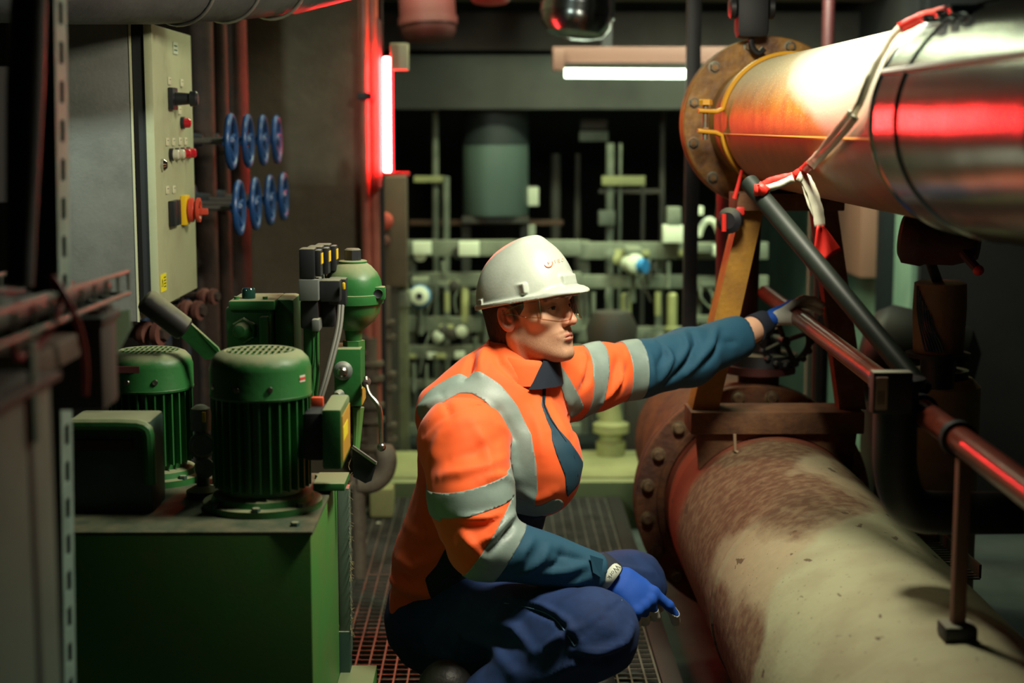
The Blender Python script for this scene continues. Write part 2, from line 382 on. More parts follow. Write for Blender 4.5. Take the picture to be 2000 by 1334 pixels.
# hem rises towards the front
hemf = (G[0]-np.float32(hem.x))*np.float32(nh[0])+(G[2]-np.float32(hem.z))*np.float32(nh[2])+0*G[1]
arm = np.minimum(aR, aL)-np.float32(.012)
D = np.where(arm < 0, D, smax(D, hemf+0*D, .004))
dR = (wR-eR).normalized(); dL = (wL-eL).normalized()
cutp = lambda p, n: (G[0]-np.float32(p.x))*np.float32(n.x)+(G[1]-np.float32(p.y))*np.float32(n.y)+(G[2]-np.float32(p.z))*np.float32(n.z)
fR = cutp(wR, dR); fL = cutp(wL, dL)
D = np.where(fR > -.03, smax(D, fR+0*D, .004), D) if False else smax(D, np.where(sd_cap(G, wR, wR+dR*.1, .06, .06) < .02, fR, -1)+0*D, .003)
D = smax(D, np.where(sd_cap(G, wL, wL+dL*.1, .07, .07) < .02, fL, -1)+0*D, .003)
P, Q = nets(D, lo, h); P = relax(P, Q, 1, .5); S = Surf(P, Q); S.begin(); S.noise(.0045, 7); S.noise(.003, 15, (1, 1, .6)); S.noise(.0016, 34, (.6, 1, 1))
for pts, a, wd in [
    # folds of the near sleeve
    ([(860, 930), (900, 925), (950, 915), (990, 890)], .006, .012), ([(880, 900), (930, 885), (985, 850)], -.004, .012),
    ([(985, 1000), (950, 1012), (905, 1012)], .007, .009), ([(1000, 1005), (985, 1020), (960, 1050), (930, 1062)], .011, .010),
    ([(1002, 1020), (990, 1035), (955, 1075)], -.010, .008), ([(905, 1040), (930, 1075), (940, 1085)], .007, .011),
    ([(838, 900), (860, 850), (890, 830)], .004, .013), ([(925, 830), (950, 870), (955, 930)], .005, .013),
    ([(975, 830), (1000, 870), (1005, 930)], .004, .010), ([(1000, 940), (975, 930), (940, 940)], .006, .010),
    # teal fore-sleeve
    ([(1040, 1055), (1020, 1080), (1010, 1105)], .006, .008), ([(1070, 1070), (1055, 1095), (1020, 1120)], .007, .008), ([(1085, 1080), (1120, 1090), (1150, 1100)], -.004, .006),
    ([(1060, 1120), (1105, 1115), (1150, 1100)], .006, .007), ([(1090, 1140), (1130, 1135), (1155, 1125)], .005, .006), ([(1100, 1075), (1090, 1100), (1065, 1115)], -.006, .007),
    # yoke and back
    ([(925, 690), (915, 720), (905, 738)], -.010, .007), ([(950, 680), (940, 705), (935, 730)], .007, .009), ([(960, 672), (975, 705), (1010, 740)], -.005, .006),
    ([(862, 770), (875, 800), (880, 815)], -.004, .006), ([(825, 850), (870, 812), (930, 790), (975, 803), (1000, 845), (1008, 900)], -.004, .0045),
    ([(815, 800), (840, 790), (870, 775)], .005, .008),
    # lower back
    ([(775, 1090), (810, 1110), (850, 1090)], .008, .012), ([(765, 1130), (800, 1150), (840, 1160)], .010, .010), ([(790, 1020), (830, 1050), (870, 1050)], .006, .014),
    ([(775, 1170), (810, 1180), (840, 1178)], -.005, .010), ([(765, 1110), (790, 1128), (815, 1130)], -.006, .009),
    # chest
    ([(1050, 760), (1058, 800), (1075, 840)], .004, .010), ([(1095, 770), (1110, 810), (1118, 860)], -.006, .007), ([(1075, 765), (1100, 830), (1122, 880)], .003, .008),
    ([(1040, 800), (1055, 850), (1060, 900)], .004, .012), ([(1020, 960), (1050, 975), (1080, 960)], .005, .012),
    # far sleeve
    ([(1138, 690), (1150, 705), (1148, 740), (1136, 760)], -.010, .006), ([(1128, 680), (1142, 695), (1140, 730)], .008, .007),
    ([(1215, 665), (1225, 690), (1210, 740), (1175, 785)], .009, .008), ([(1222, 690), (1220, 730), (1205, 770)], -.007, .006), ([(1200, 668), (1206, 700), (1195, 740)], -.006, .007),
    ([(1280, 668), (1300, 680), (1310, 700), (1290, 740)], .007, .009), ([(1285, 665), (1300, 690), (1285, 715)], -.005, .006), ([(1350, 645), (1360, 670), (1345, 705), (1300, 750)], -.008, .008),
    ([(1335, 650), (1340, 680), (1320, 715)], .007, .009), ([(1400, 640), (1390, 670), (1365, 700), (1340, 730)], .008, .009), ([(1405, 665), (1395, 690), (1370, 715)], -.006, .007),
    ([(1415, 668), (1440, 668)], -.004, .004), ([(1270, 690), (1275, 730), (1272, 760)], .004, .008)]:
    S.fold(pts, a*1.7, max(wd, .0085))
S.fold([(945, 682), (975, 715), (1010, 745), (1035, 757), (1060, 762)], -.005, .004)
S.end(); JK = S
Pn = S.P; pix = px_of(Pn); Nn = S.N
front = (Nn@np.array((C0-V((0, 3.3, .8))).normalized()))
alongR = (Pn-np.array(eR))@np.array(dR); distR = polydist(Pn, [mR, eR, wR])[0]
alongL = (Pn-np.array(sL))@np.array((wL-sL).normalized()); distL = polydist(Pn, [m1L, m2L, eL, wL])[0]
LL = lambda px, py, Y: float((np.array(at(px, py, Y))-np.array(sL))@np.array((wL-sL).normalized()))
isR = (distR < .096) & (Pn[:, 1] < 3.2)
jk = raw('jacket', S.P, S.Q, M_orange, man)
MX = lambda *a: np.maximum.reduce(a)
def band(f, name='reflective_band', m=None, off=.0016, par=None): return S.patch(name, f, m or M_reflect, par or jk, off)
BIG = 1.
notR = MX(distR-.094, (Pn[:, 1]-3.19))
# lower sleeves in teal
nF = np.array(V((.84, 0, -.54)).normalized()); sF = (Pn-np.array(at(974, 1070, 3.0)))@nF
S.patch('dark_lower_sleeve', MX(notR, .028-sF), M_teal, jk, .0010)
s2 = (Pn-np.array(at(1245, 718, 3.55)))@np.array(V((.95, .30, -.02)).normalized())
S.patch('dark_lower_sleeve', MX(distL-.11, .0222-s2), M_teal, jk, .0010)
# sleeve bands
band(MX(notR, np.abs(sF)-.0275))
armd = polydist(Pn, [sR, mR, eR])[0]
upR = (Pn-np.array(at(932, 974, 3.0)))@np.array(V((-.23, -.05, .97)).normalized())
band(MX(armd-.106, Pn[:, 1]-3.17, np.abs(upR)-.0235))
band(MX(distL-.12, np.abs((Pn-np.array(at(1163, 736, 3.47)))@np.array(V((.93, .30, -.20)).normalized()))-.0225)); band(MX(distL-.12, np.abs(s2)-.0225))
# torso bands: over the shoulder, round the waist
brace = S.line([(1078, 705), (1096, 735), (1110, 765), (1124, 800)])
if len(brace) > 1: band(MX(polydist(Pn, brace)[0]-.020, .085-polydist(Pn, [m1L, m2L])[0]))
br = S.line([(828, 800), (860, 768), (895, 748), (930, 748), (962, 768), (992, 806), (1014, 855), (1024, 910), (1026, 955), (1022, 985)])
d, t = polydist(Pn, br); notarm = np.minimum(distR, polydist(Pn, [sR, mR])[0])
band(MX(d-.0255, np.minimum(.085-notarm, sR.z+.035-Pn[:, 2])), off=.0011)
wz = S.line([(1012, 988), (1045, 1000), (1080, 990)])
if len(wz) > 1: band(MX(polydist(Pn, wz)[0]-.023, (1005-pix[:, 0])/900))
wb = S.line([(786, 925), (805, 955), (835, 980), (872, 1000)])
band(MX(polydist(Pn, wb)[0]-.024, .083-notarm, (pix[:, 0]-880)/900), off=.0008)
# dark side panel and placket
f = inpoly(pix, [(893, 1036), (868, 1075), (852, 1105), (830, 1130), (838, 1160), (850, 1183), (870, 1230), (1100, 1230), (1110, 1010), (1062, 1008), (1020, 1000), (1005, 1003), (985, 1010), (1000, 1060), (960, 1090), (915, 1090)])/900
inarm = isR & (alongR > -.02)
S.patch('dark_side_panel', np.where((front > -.6) & ~isR, f, BIG), M_navy, jk, .0009)
f = inpoly(pix, [(1060, 758), (1066, 758), (1064, 790), (1075, 815), (1090, 838), (1112, 862), (1130, 888), (1139, 905), (1130, 945), (1107, 972), (1104, 930), (1086, 885), (1078, 860), (1077, 840), (1068, 820), (1058, 792)])/900
S.patch('placket', np.where((front > -.3) & (Pn[:, 0] > .0), f, BIG), mat('placket_blue_cloth', (.01, .05, .085), .7), jk, .0012)
zl = S.line([(1062, 766), (1061, 790), (1072, 815), (1088, 838), (1110, 870), (1124, 900), (1128, 930)])
MB().tube([p+V((.0, -.001, 0)) for p in zl], .0018, 6, smooth=1).build('zip', mat('black_zip', (.01, .01, .012), .85, spec=.1), jk)
# inner jumper filling the dark gap below the jacket front
M_seam = mat('dark_orange_stitching', (.42, .06, .01), .8)
for pts in ([(822, 862), (845, 832), (880, 806), (915, 790), (950, 792), (978, 812), (996, 840), (1004, 875)], [(838, 822), (870, 800), (905, 783), (945, 782), (975, 800), (998, 830)], [(1148, 682), (1150, 700)], [(770, 1172), (810, 1180), (846, 1166)]):
    L = S.line(pts)
    if len(L) > 2: MB().tube(L, .0009, 5, smooth=2).build('seam', M_seam, jk)
# chest emblem, white print on the far breast
M_print = mat('white_print', (.75, .75, .7), .6)
e0 = S.cast(1122, 833); e1 = S.cast(1124, 818)
if e0 and e1:
    up = (e1-e0).normalized(); sd = V((.55, -.83, 0)); ctr = e0+V((.002, -.002, 0)); em = MB()
    em.tube([ctr+up*(.010*math.sin(a))+sd*(.007*math.cos(a)) for a in np.linspace(2.0, 5.6, 12)], .0016, 6)
    em.tube([ctr+up*.004+sd*.001, ctr+up*.0-sd*.002, ctr-up*.002+sd*.003], .001, 6)
    em.tube([e1+V((.002, -.002, 0))+up*.004, e1+V((.002, -.002, 0))-sd*.003-up*.002, e1+V((.002, -.002, 0))+sd*.003-up*.002, e1+V((.002, -.002, 0))+up*.004], .0011, 6)
    em.build('emblem', M_print, jk)
# cuff tab on the near sleeve
ct = [at(1152, 1084, 3.035), at(1178, 1092, 3.035), at(1174, 1128, 3.028), at(1158, 1118, 3.028)]
MB().prism(ct, V((0, -.004, .001))).build('cuff_tab', M_teal, jk)

# ---- collar: a standing band round the neck
HO = at(1034, 613, 3.335)                       # point between the ears
yaw_h, pit_h = math.radians(35), math.radians(8)
Hf = V((math.cos(yaw_h)*math.cos(pit_h), -math.sin(yaw_h)*math.cos(pit_h), math.sin(pit_h))); Hl = V((math.sin(yaw_h), math.cos(yaw_h), 0)); Hu = Hf.cross(Hl)
HS = .93
def hw(x, y, z): return HO+(Hf*x+Hl*y+Hu*z)*HS
def H2W(P): return np.array(HO)+(P[:, :1]*np.array(Hf)+P[:, 1:2]*np.array(Hl)+P[:, 2:]*np.array(Hu))*HS
cb, cc = at(1014, 742, 3.335), at(1020, 683, 3.335)
def collar_ring(t, a, grow=0.):
    c = cb.lerp(cc, t); r1 = .088-.012*t+grow; r2 = .082-.014*t+grow
    fr = math.cos(a); k = c+TF*(r1*fr*1.02)+TR*(r2*math.sin(a))
    k.z += -.020*fr*(1 if fr > 0 else .9)*t+(.0 if t < .5 else .004*math.sin(3*a)); return k
n = 64; vs = []; fs = []
K = [(0, .004), (.35, .004), (.7, .003), (.95, .001), (1.0, -.002), (.97, -.006), (.6, -.007), (.1, -.006)]
a0, a1 = math.radians(-172), math.radians(178)
for i in range(n+1):
    a = 2*PI*i/n
    for t, g in K: vs.append(collar_ring(t, a, g))
m_ = len(K)
for i in range(n):
    for j in range(m_-1): fs.append((i*m_+j, (i+1)*m_+j, (i+1)*m_+j+1, i*m_+j+1))
mb = MB(); mb.add(vs, fs)
col_o = mb.build('collar', M_orange, jk)
# navy front half of the collar
vs = []; fs = []; aa = np.linspace(math.radians(-40), math.radians(22), 18)
for ai in aa:
    for t in (-.12, .2, .6, .9, 1.04, 1.0, .6): g = .0065 if t != .6 else .0065; a = ai+(1-t)*math.radians(17)*(ai > 0); vs.append(collar_ring(t, a, .0066 if len(vs) % 7 < 5 else -.008))
for i in range(len(aa)-1):
    for j in range(6): fs.append((i*7+j, (i+1)*7+j, (i+1)*7+j+1, i*7+j+1))
MB().add(vs, fs).build('collar_lining', M_navy, jk)
zp = S.cast(1093, 735) or V(at(1093, 735, 3.2)); MB().tube([zp+V((0, -.003, .0)), zp+V((.001, -.004, -.010)), zp+V((-.003, -.004, -.022))], .0022, 6).build('zip_pull', MATS['black_zip'], jk)
# ---- head: skin shader with beard stubble and reddened ear and nose
def skin_mat():
    m = bpy.data.materials.new('skin'); m.use_nodes = True; nt = m.node_tree; N = nt.nodes; L = nt.links; b = N['Principled BSDF']
    b.inputs['Roughness'].default_value = .5; b.inputs['Subsurface Weight'].default_value = .12; b.inputs['Subsurface Radius'].default_value = (.009, .004, .002); b.inputs['Subsurface Scale'].default_value = 1
    def attr(n): a = N.new('ShaderNodeAttribute'); a.attribute_name = n; return a.outputs['Fac']
    tc = N.new('ShaderNodeTexCoord')
    def nz(s, d=4): n = N.new('ShaderNodeTexNoise'); n.inputs['Scale'].default_value = s; n.inputs['Detail'].default_value = d; L.new(tc.outputs['Object'], n.inputs[0]); return n.outputs[0]
    def mix(f, a, c):
        x = N.new('ShaderNodeMix'); x.data_type = 'RGBA'
        L.new(f, x.inputs[0])
        if isinstance(a, tuple): x.inputs[6].default_value = (*a, 1)
        else: L.new(a, x.inputs[6])
        x.inputs[7].default_value = (*c, 1); return x.outputs[2]
    def mul(a, c, k=None):
        x = N.new('ShaderNodeMath'); x.operation = 'MULTIPLY'; L.new(a, x.inputs[0])
        if k is None: L.new(c, x.inputs[1])
        else: x.inputs[1].default_value = k
        x.use_clamp = True; return x.outputs[0]
    c = mix(nz(30), (.74, .44, .29), (.66, .36, .23))
    c = mix(attr('blush'), c, (.55, .16, .10))
    c = mix(attr('lip'), c, (.48, .15, .12))
    st = N.new('ShaderNodeMapRange'); L.new(nz(1300, 3), st.inputs[0]); st.inputs[1].default_value = .38; st.inputs[2].default_value = .6
    st2 = N.new('ShaderNodeMath'); st2.operation = 'MULTIPLY_ADD'; L.new(st.outputs[0], st2.inputs[0]); st2.inputs[1].default_value = .5; st2.inputs[2].default_value = .25
    c = mix(mul(attr('beard'), st2.outputs[0]), c, (.20, .10, .05))
    c = mix(attr('hair'), c, (.035, .018, .010))
    L.new(c, b.inputs['Base Color'])
    bp = N.new('ShaderNodeBump'); bp.inputs['Strength'].default_value = .25; bp.inputs['Distance'].default_value = .001; L.new(nz(350, 3), bp.inputs['Height']); L.new(bp.outputs[0], b.inputs['Normal'])
    return m
M_skin = skin_mat()
lo, hi, h = (-.125, -.098, -.19), (.135, .098, .125), .0019
G = grid(lo, hi, h); X, Yy, Z = G
sy = lambda fn: np.minimum(fn(1), fn(-1))
D = sd_ell(G, (-.012, 0, .04), (.098, .078, .088))
D = smin(D, sd_ell(G, (.034, 0, -.018), (.060, .057, .086)), .03)
D = smin(D, sy(lambda s: sd_cap(G, (.004, .050*s, -.05), (.066, .019*s, -.090), .016, .015)), .03)      # jaw
D = smin(D, sd_cap(G, (.084, .009, -.096), (.084, -.009, -.096), .0155, .0155), .022)                     # chin
D = smin(D, sd_ell(G, (.02, 0, -.075), (.06, .046, .03)), .03)
D = smin(D, sy(lambda s: sd_ell(G, (.060, .046*s, -.012), (.024, .020, .018))), .025)                       # cheek bones
D = smin(D, sy(lambda s: sd_cap(G, (.082, .040*s, .032), (.093, .008*s, .030), .010, .010)), .018)        # brow
D = smin(D, sd_ell(G, (.078, 0, -.055), (.023, .028, .028)), .018)                                        # mouth mound
D = smax(D, -sy(lambda s: sd_ell(G, (.103, .033*s, .009), (.020, .020, .014))), .016)                     # sockets
D = smin(D, sd_cap(G, (.090, 0, .026), (.108, 0, -.014), .0085, .0095), .010)                             # nose bridge
D = smin(D, sd_cap(G, (.108, 0, -.014), (.113, 0, -.023), .0098, .0110), .006)
D = smin(D, sy(lambda s: sd_ell(G, (.102, .0125*s, -.026), (.0115, .0070, .0085))), .006)
D = smax(D, -sy(lambda s: sd_ell(G, (.107, .0068*s, -.036), (.0065, .0038, .005))), .003)
D = smin(D, sy(lambda s: sd_ell(G, (.0765, .0325*s, .010), (.0148, .0158, .0142))), .005)                  # lids
D = smax(D, -sy(lambda s: sd_ell(G, (.094, .0330*s, .0095), (.0085, .0138, .0036))), .0015)               # eye slit
# lips
def arc(pts, r): 
    d = None
    for a, b in zip(pts, pts[1:]): e = sd_cap(G, a, b, r, r); d = e if d is None else np.minimum(d, e)
    return d
ul = arc([(.087, -.023, -.0585), (.0975, -.011, -.0545), (.1005, -.004, -.0525), (.0998, 0, -.0535), (.1005, .004, -.0525), (.0975, .011, -.0545), (.087, .023, -.0585)], .0042)
ll = arc([(.0865, -.021, -.0605), (.096, -.010, -.0645), (.099, 0, -.0655), (.096, .010, -.0645), (.0865, .021, -.0605)], .0050)
D = smin(D, ul, .006); D = smin(D, ll, .006)
D = smax(D, -arc([(.089, -.0235, -.0592), (.1005, -.011, -.0590), (.1045, 0, -.0582), (.1005, .011, -.0590), (.089, .0235, -.0592)], .0013), .0025)
D = smax(D, -sd_cap(G, (.104, 0, -.041), (.104, 0, -.047), .003, .003), .004)                              # philtrum
D = smax(D, -sd_cap(G, (.103, .012, -.077), (.103, -.012, -.077), .006, .006), .012)                       # below the lower lip
# neck
D = smin(D, sd_cap(G, (-.022, 0, -.05), (-.050, 0, -.19), .054, .060), .025)
D = smin(D, sy(lambda s: sd_cap(G, (-.012, .052*s, -.045), (.022, .02*s, -.18), .012, .012)), .02)
# ears
def ear(s):
    a = math.radians(14); R = np.array([[math.cos(a), 0, math.sin(a)], [0, 1, 0], [-math.sin(a), 0, math.cos(a)]]) @ np.array([[math.cos(.38), -s*math.sin(.38), 0], [s*math.sin(.38), math.cos(.38), 0], [0, 0, 1]])
    e = sd_ell(G, (-.010, .0800*s, -.003), (.0185, .0085, .0315), R)
    e = smax(e, -sd_ell(G, (-.006, .0870*s, .001), (.0130, .0095, .0225), R), .003)
    e = smin(e, sd_ell(G, (-.002, .0795*s, -.001), (.0055, .0050, .010), R), .004)
    e = smin(e, sd_cap(G, (-.014, .0835*s, .014), (-.015, .0835*s, -.012), .0028, .003), .004)
    return e
D = smin(D, sy(ear), .006)
P, Q = nets(D, lo, h); 
x, y, z = P[:, 0], P[:, 1], P[:, 2]; ay = np.abs(y)
sst = lambda v, a, b: np.clip((v-a)/(b-a), 0, 1)**2*(3-2*np.clip((v-a)/(b-a), 0, 1))
earm = sst(ay, .0735, .079)*sst(x, -.04, -.032)*sst(-x, -.02, -.012)
lipd = np.minimum(polydist(P, [(.087, -.022, -.0590), (.098, -.011, -.0550), (.102, 0, -.054), (.098, .011, -.0550), (.087, .022, -.0590)])[0], polydist(P, [(.0865, -.020, -.0605), (.0975, -.009, -.0650), (.101, 0, -.0660), (.0975, .009, -.0650), (.0865, .020, -.0605)])[0])
lip = 1-sst(lipd, .0045, .0065)
beard = sst(-z, .036, .062)*sst(x, .0, .02)*(1-lip)*sst(-z+x*.45, .045, .075)+.75*sst(x, .0, .012)*(1-sst(x, .026, .042))*sst(-z, .0, .03)*sst(ay, .04, .05)
beard = np.maximum(beard, .9*sst(-z, .040, .046)*(1-sst(-z, .050, .054))*(1-sst(ay, .022, .030))*sst(x, .08, .09)*(1-lip))
beard = np.clip(beard, 0, 1)*(1-earm)*sst(z, -.128, -.108)
hair = sst(-x, .026, .034)*sst(z, -.085, -.07)*(1-earm)
hair = np.maximum(hair, sst(z, .012, .03)*sst(-x, -.036, -.020)*(1-earm)); hair = np.maximum(hair, sst(x*-1, -.022, -.012)*sst(z, -.02, -.006)*(1-earm)*sst(ay, .055, .06)*.9)
brow = polydist(P, [(.090, .012, .030), (.092, .028, .036), (.080, .048, .031)])[0]; brow2 = polydist(P, [(.090, -.012, .030), (.092, -.028, .036), (.080, -.048, .031)])[0]
hair = np.maximum(hair, .85*(1-sst(np.minimum(brow, brow2), .004, .008)))
blush = np.clip(earm*.75+.5*(1-sst(np.linalg.norm(P-np.array([.110, 0, -.022]), axis=1), .012, .03))+.0*(1-sst(np.linalg.norm(np.stack([x-.07, ay-.045, z+.02], 1), axis=1), .01, .035)), 0, 1)
head = raw('head', H2W(P), Q, M_skin, man)
for n_, arr in (('beard', beard), ('hair', hair), ('lip', lip), ('blush', blush)):
    at_ = head.data.attributes.new(n_, 'FLOAT', 'POINT'); at_.data.foreach_set('value', arr.astype(np.float32))
# eyes
M_eye = mat('eye_white', (.62, .56, .5), .15); M_iris = mat('iris_brown', (.05, .045, .035), .1)
for s in (1, -1):
    c = hw(.0765, .0325*s, .010); eb = MB().sphere(c, .0125, 24).build('eye', M_eye, head)
    g = (Hf*.97-Hl*.06*1+Hu*.0).normalized(); MB().lathe(c, g, [(.0112, .0064), (.0122, .0045), (.0127, .0022), (.0129, 0.0)], 20).build('iris', M_iris, eb)
    MB().tube([hw(*q) for q in [(.085, .019*s, .008), (.0905, .026*s, .0125), (.0915, .033*s, .0137), (.0885, .041*s, .0125), (.083, .047*s, .009)]], .0006, 6, smooth=1).build('eyelash', mat('lash_dark', (.02, .012, .01), .6), head)
# short dark hair behind and above the ear
lo2, hi2 = (-.125, -.095, -.10), (.05, .095, .06); G = grid(lo2, hi2, .003)
Dh = sd_ell(G, (-.014, 0, .035), (.104, .0815, .095)); Dh = smin(Dh, sd_ell(G, (-.052, 0, -.035), (.052, .060, .05)), .03)
Dh = smax(Dh, -(G[2]*1-np.float32(-.082)+0*Dh), .004)
Dh = smax(Dh, -(np.minimum(sd_ell(G, (-.004, .085, -.012), (.030, .025, .042)), sd_ell(G, (-.004, -.085, -.012), (.030, .025, .042)))), .004)
Dh = smax(Dh, (G[0]-np.float32(-.006))+(-G[2]*np.float32(.9)-np.float32(.03))*np.float32(.9)+0*Dh, .006)
Dh = smax(Dh, sd_box(G, (-.06, 0, .0), (.095, .2, .2))+0*Dh, .003)
P, Q = nets(Dh, lo2, .003); raw('hair', H2W(P), Q, mat('dark_brown_hair', (.025, .014, .009), .6, bump=.8, bscale=300, bdist=.003, stretch=(1, 1, .25)), head)

# ---- helmet (own tilt)
hp = math.radians(12); HO2 = hw(.002, 0, .036); KS = (.90, .91, .985)
Kf = V((math.cos(yaw_h)*math.cos(hp), -math.sin(yaw_h)*math.cos(hp), math.sin(hp))); Kl = Hl; Ku = Kf.cross(Kl)
def K2W(P): return np.array(HO2)+P[:, :1]*np.array(Kf)*KS[0]+P[:, 1:2]*np.array(Kl)*KS[1]+P[:, 2:]*np.array(Ku)*KS[2]
kw = lambda x, y, z: HO2+Kf*x+Kl*y+Ku*z
lo, hi, h = (-.15, -.12, -.035), (.185, .12, .15), .0019; G = grid(lo, hi, h)
dome = smin(sd_ell(G, (-.018, 0, -.006), (.113, .100, .123)), sd_ell(G, (.030, 0, -.006), (.092, .092, .133)), .035)
dome = smin(dome, sd_cap(G, (-.055, 0, .092), (.050, 0, .109), .013, .015), .02)                   # ridge
dome = smax(dome, -(G[2]-np.float32(-.004))+0*dome, .003)
rimR = np.sqrt((G[0]/np.float32(1.235))**2+(G[1])**2)+0*G[2]
rimb = np.maximum(np.abs(rimR-np.float32(.1035))-np.float32(.007), np.abs(G[2]+np.float32(.002)+0*G[0])-np.float32(.0045))
vis = sd_ell(G, (.068, 0, -.004), (.091, .080, .022)); vis = smax(vis, -(G[2]-(np.float32(-.005)-(np.maximum(G[0]-np.float32(.1), 0))*np.float32(.10)))+0*vis, .002)
vis = smax(vis, G[2]-(np.float32(.022)-(np.maximum(G[0]-np.float32(.10), 0))*np.float32(.50))+0*vis, .006)
vis = smax(vis, (np.float32(.06)-G[0])+0*vis, .01)
D = smin(dome, rimb, .006); D = smin(D, vis, .008)
D = smin(D, sd_box(G, (.119, 0, .024), (.006, .026, .010), None, .003), .01)
for s in (1, -1):
    D = smin(D, sd_box(G, (.044, .0905*s, .020), (.020, .006, .011), [[.97, .24*s, 0], [-.24*s, .97, 0], [0, 0, 1]], .003), .005)
    D = smin(D, sd_box(G, (-.078, .078*s, .008), (.018, .007, .006), [[.8, .6*s, 0], [-.6*s, .8, 0], [0, 0, 1]], .002), .003)
D = smin(D, sd_box(G, (-.130, 0, .008), (.004, .022, .013), None, .002), .003)
inner = sd_ell(G, (-.004, 0, -.008), (.117, .093, .118)); inner = np.minimum(inner, sd_ell(G, (.0, 0, -.03), (.125, .1, .036)))
D = smax(D, -inner, .002)
uv = sd_ell(G, (.085, 0, -.022), (.075, .076, .028)); D = smax(D, -uv, .003)
P, Q = nets(D, lo, h)
M_helmet = mat('white_helmet_plastic', (.42, .46, .40), .42, col2=(.38, .42, .36), nscale=25, lo=.45, hi=.7, bump=.04, bscale=200)
hel = raw('helmet', K2W(P), Q, M_helmet, man, 50); HSF = Surf(K2W(P), Q)
M_logo = mat('orange_logo_print', (.85, .16, .06), .5)
def on_helmet(px, py, o=.0012):
    p = HSF.cast(px, py); return None if p is None else p-ray(px, py).normalized()*o
pts = [on_helmet(1071+9*math.cos(a)*.9, 514-8*math.sin(a)) for a in np.linspace(math.radians(200), math.radians(385), 14)]
MB().tube([p for p in pts if p], [.0005, .0010, .0013, .0012, .0006], 6).build('logo_arc', M_logo, hel)
MB().tube([p for p in [on_helmet(1070, 512), on_helmet(1071, 516), on_helmet(1073, 513)] if p], .0008, 6).build('logo_mark', M_logo, hel)
lt = MB()
def stroke(q):
    p = [on_helmet(*k) for k in q]
    if all(p): lt.tube(p, .00055, 5)
stroke([(1083, 508), (1085, 514), (1087, 507)]); stroke([(1093, 506), (1089, 507), (1090, 513), (1094, 512)]); stroke([(1089.5, 510), (1093, 509)])
a_ = np.linspace(0, 2*PI, 9); stroke([(1098.5+2.2*math.cos(q), 508+3*math.sin(q)) for q in a_])
lt.build('lettering', mat('pale_orange_print', (.8, .36, .2), .5), hel)

# ---- safety glasses
def glass_mat(name, tint, gl=.16):
    m = bpy.data.materials.new(name); m.use_nodes = True; N = m.node_tree.nodes; L = m.node_tree.links; N.remove(N['Principled BSDF'])
    t = N.new('ShaderNodeBsdfTransparent'); t.inputs[0].default_value = (*tint, 1); g = N.new('ShaderNodeBsdfGlossy'); g.inputs['Roughness'].default_value = .04
    f = N.new('ShaderNodeLayerWeight'); f.inputs[0].default_value = .5; pw = N.new('ShaderNodeMath'); pw.operation = 'POWER'; pw.inputs[1].default_value = 4; L.new(f.outputs['Facing'], pw.inputs[0]); mx = N.new('ShaderNodeMixShader'); a = N.new('ShaderNodeMath'); a.operation = 'MULTIPLY_ADD'; a.inputs[1].default_value = .6; a.inputs[2].default_value = .02+gl*.1
    L.new(pw.outputs[0], a.inputs[0]); L.new(a.outputs[0], mx.inputs[0]); L.new(t.outputs[0], mx.inputs[1]); L.new(g.outputs[0], mx.inputs[2]); L.new(mx.outputs[0], N['Material Output'].inputs[0]); return m
M_lens = glass_mat('clear_lens', (.98, .96, .94), .05); M_clearframe = glass_mat('clear_pinkish_frame', (.88, .74, .68), 1.6)
glas = thing('safety_glasses', hw(.1, 0, .01), 'clear wraparound safety glasses worn by the crouching person below the helmet brim', 'glasses')
def lensp(u, z):     # u -1..1 across the face
    a = u*math.radians(74); x = .044+.080*math.cos(a)**.8*1.0 if abs(u) < 1 else .05; y = .073*math.sin(a); return hw(x-.0 - (z-.01)*(-.02), y, z)
nu = 60; vs = []; fs = []; nz_ = 10
def ztop(u): return .034-.004*abs(u)
def zbot(u):
    a = abs(u); notch = math.exp(-(a/.13)**2); return -.021+.036*notch+.010*max(0, a-.55)/.45
for i in range(nu+1):
    u = -1+2*i/nu
    for j in range(nz_+1): t = j/nz_; vs.append(lensp(u*.97, zbot(u)+(ztop(u)-zbot(u))*t))
for i in range(nu):
    for j in range(nz_): fs.append((i*(nz_+1)+j, (i+1)*(nz_+1)+j, (i+1)*(nz_+1)+j+1, i*(nz_+1)+j+1))
MB().add(vs, fs).build('lens', M_lens, glas, 0)
edge = [lensp(u*.97, zbot(u)) for u in np.linspace(-1, 1, 50)]+[lensp(u*.97, ztop(u)) for u in np.linspace(1, -1, 30)]
MB().tube(edge, .0015, 8, closed=True).build('rim', M_clearframe, glas)
mb = MB(); top = [lensp(u*.97, ztop(u)) for u in np.linspace(-1, 1, 30)]; vs = []; fs = []
for i, p in enumerate(top): q = p-Hf*.012*(1-.3*abs(-1+2*i/29))+Hu*.002; vs += [p, q]
for i in range(29): fs.append((2*i, 2*i+2, 2*i+3, 2*i+1))
MB().add(vs, fs).build('brow_guard', M_clearframe, glas, 0)
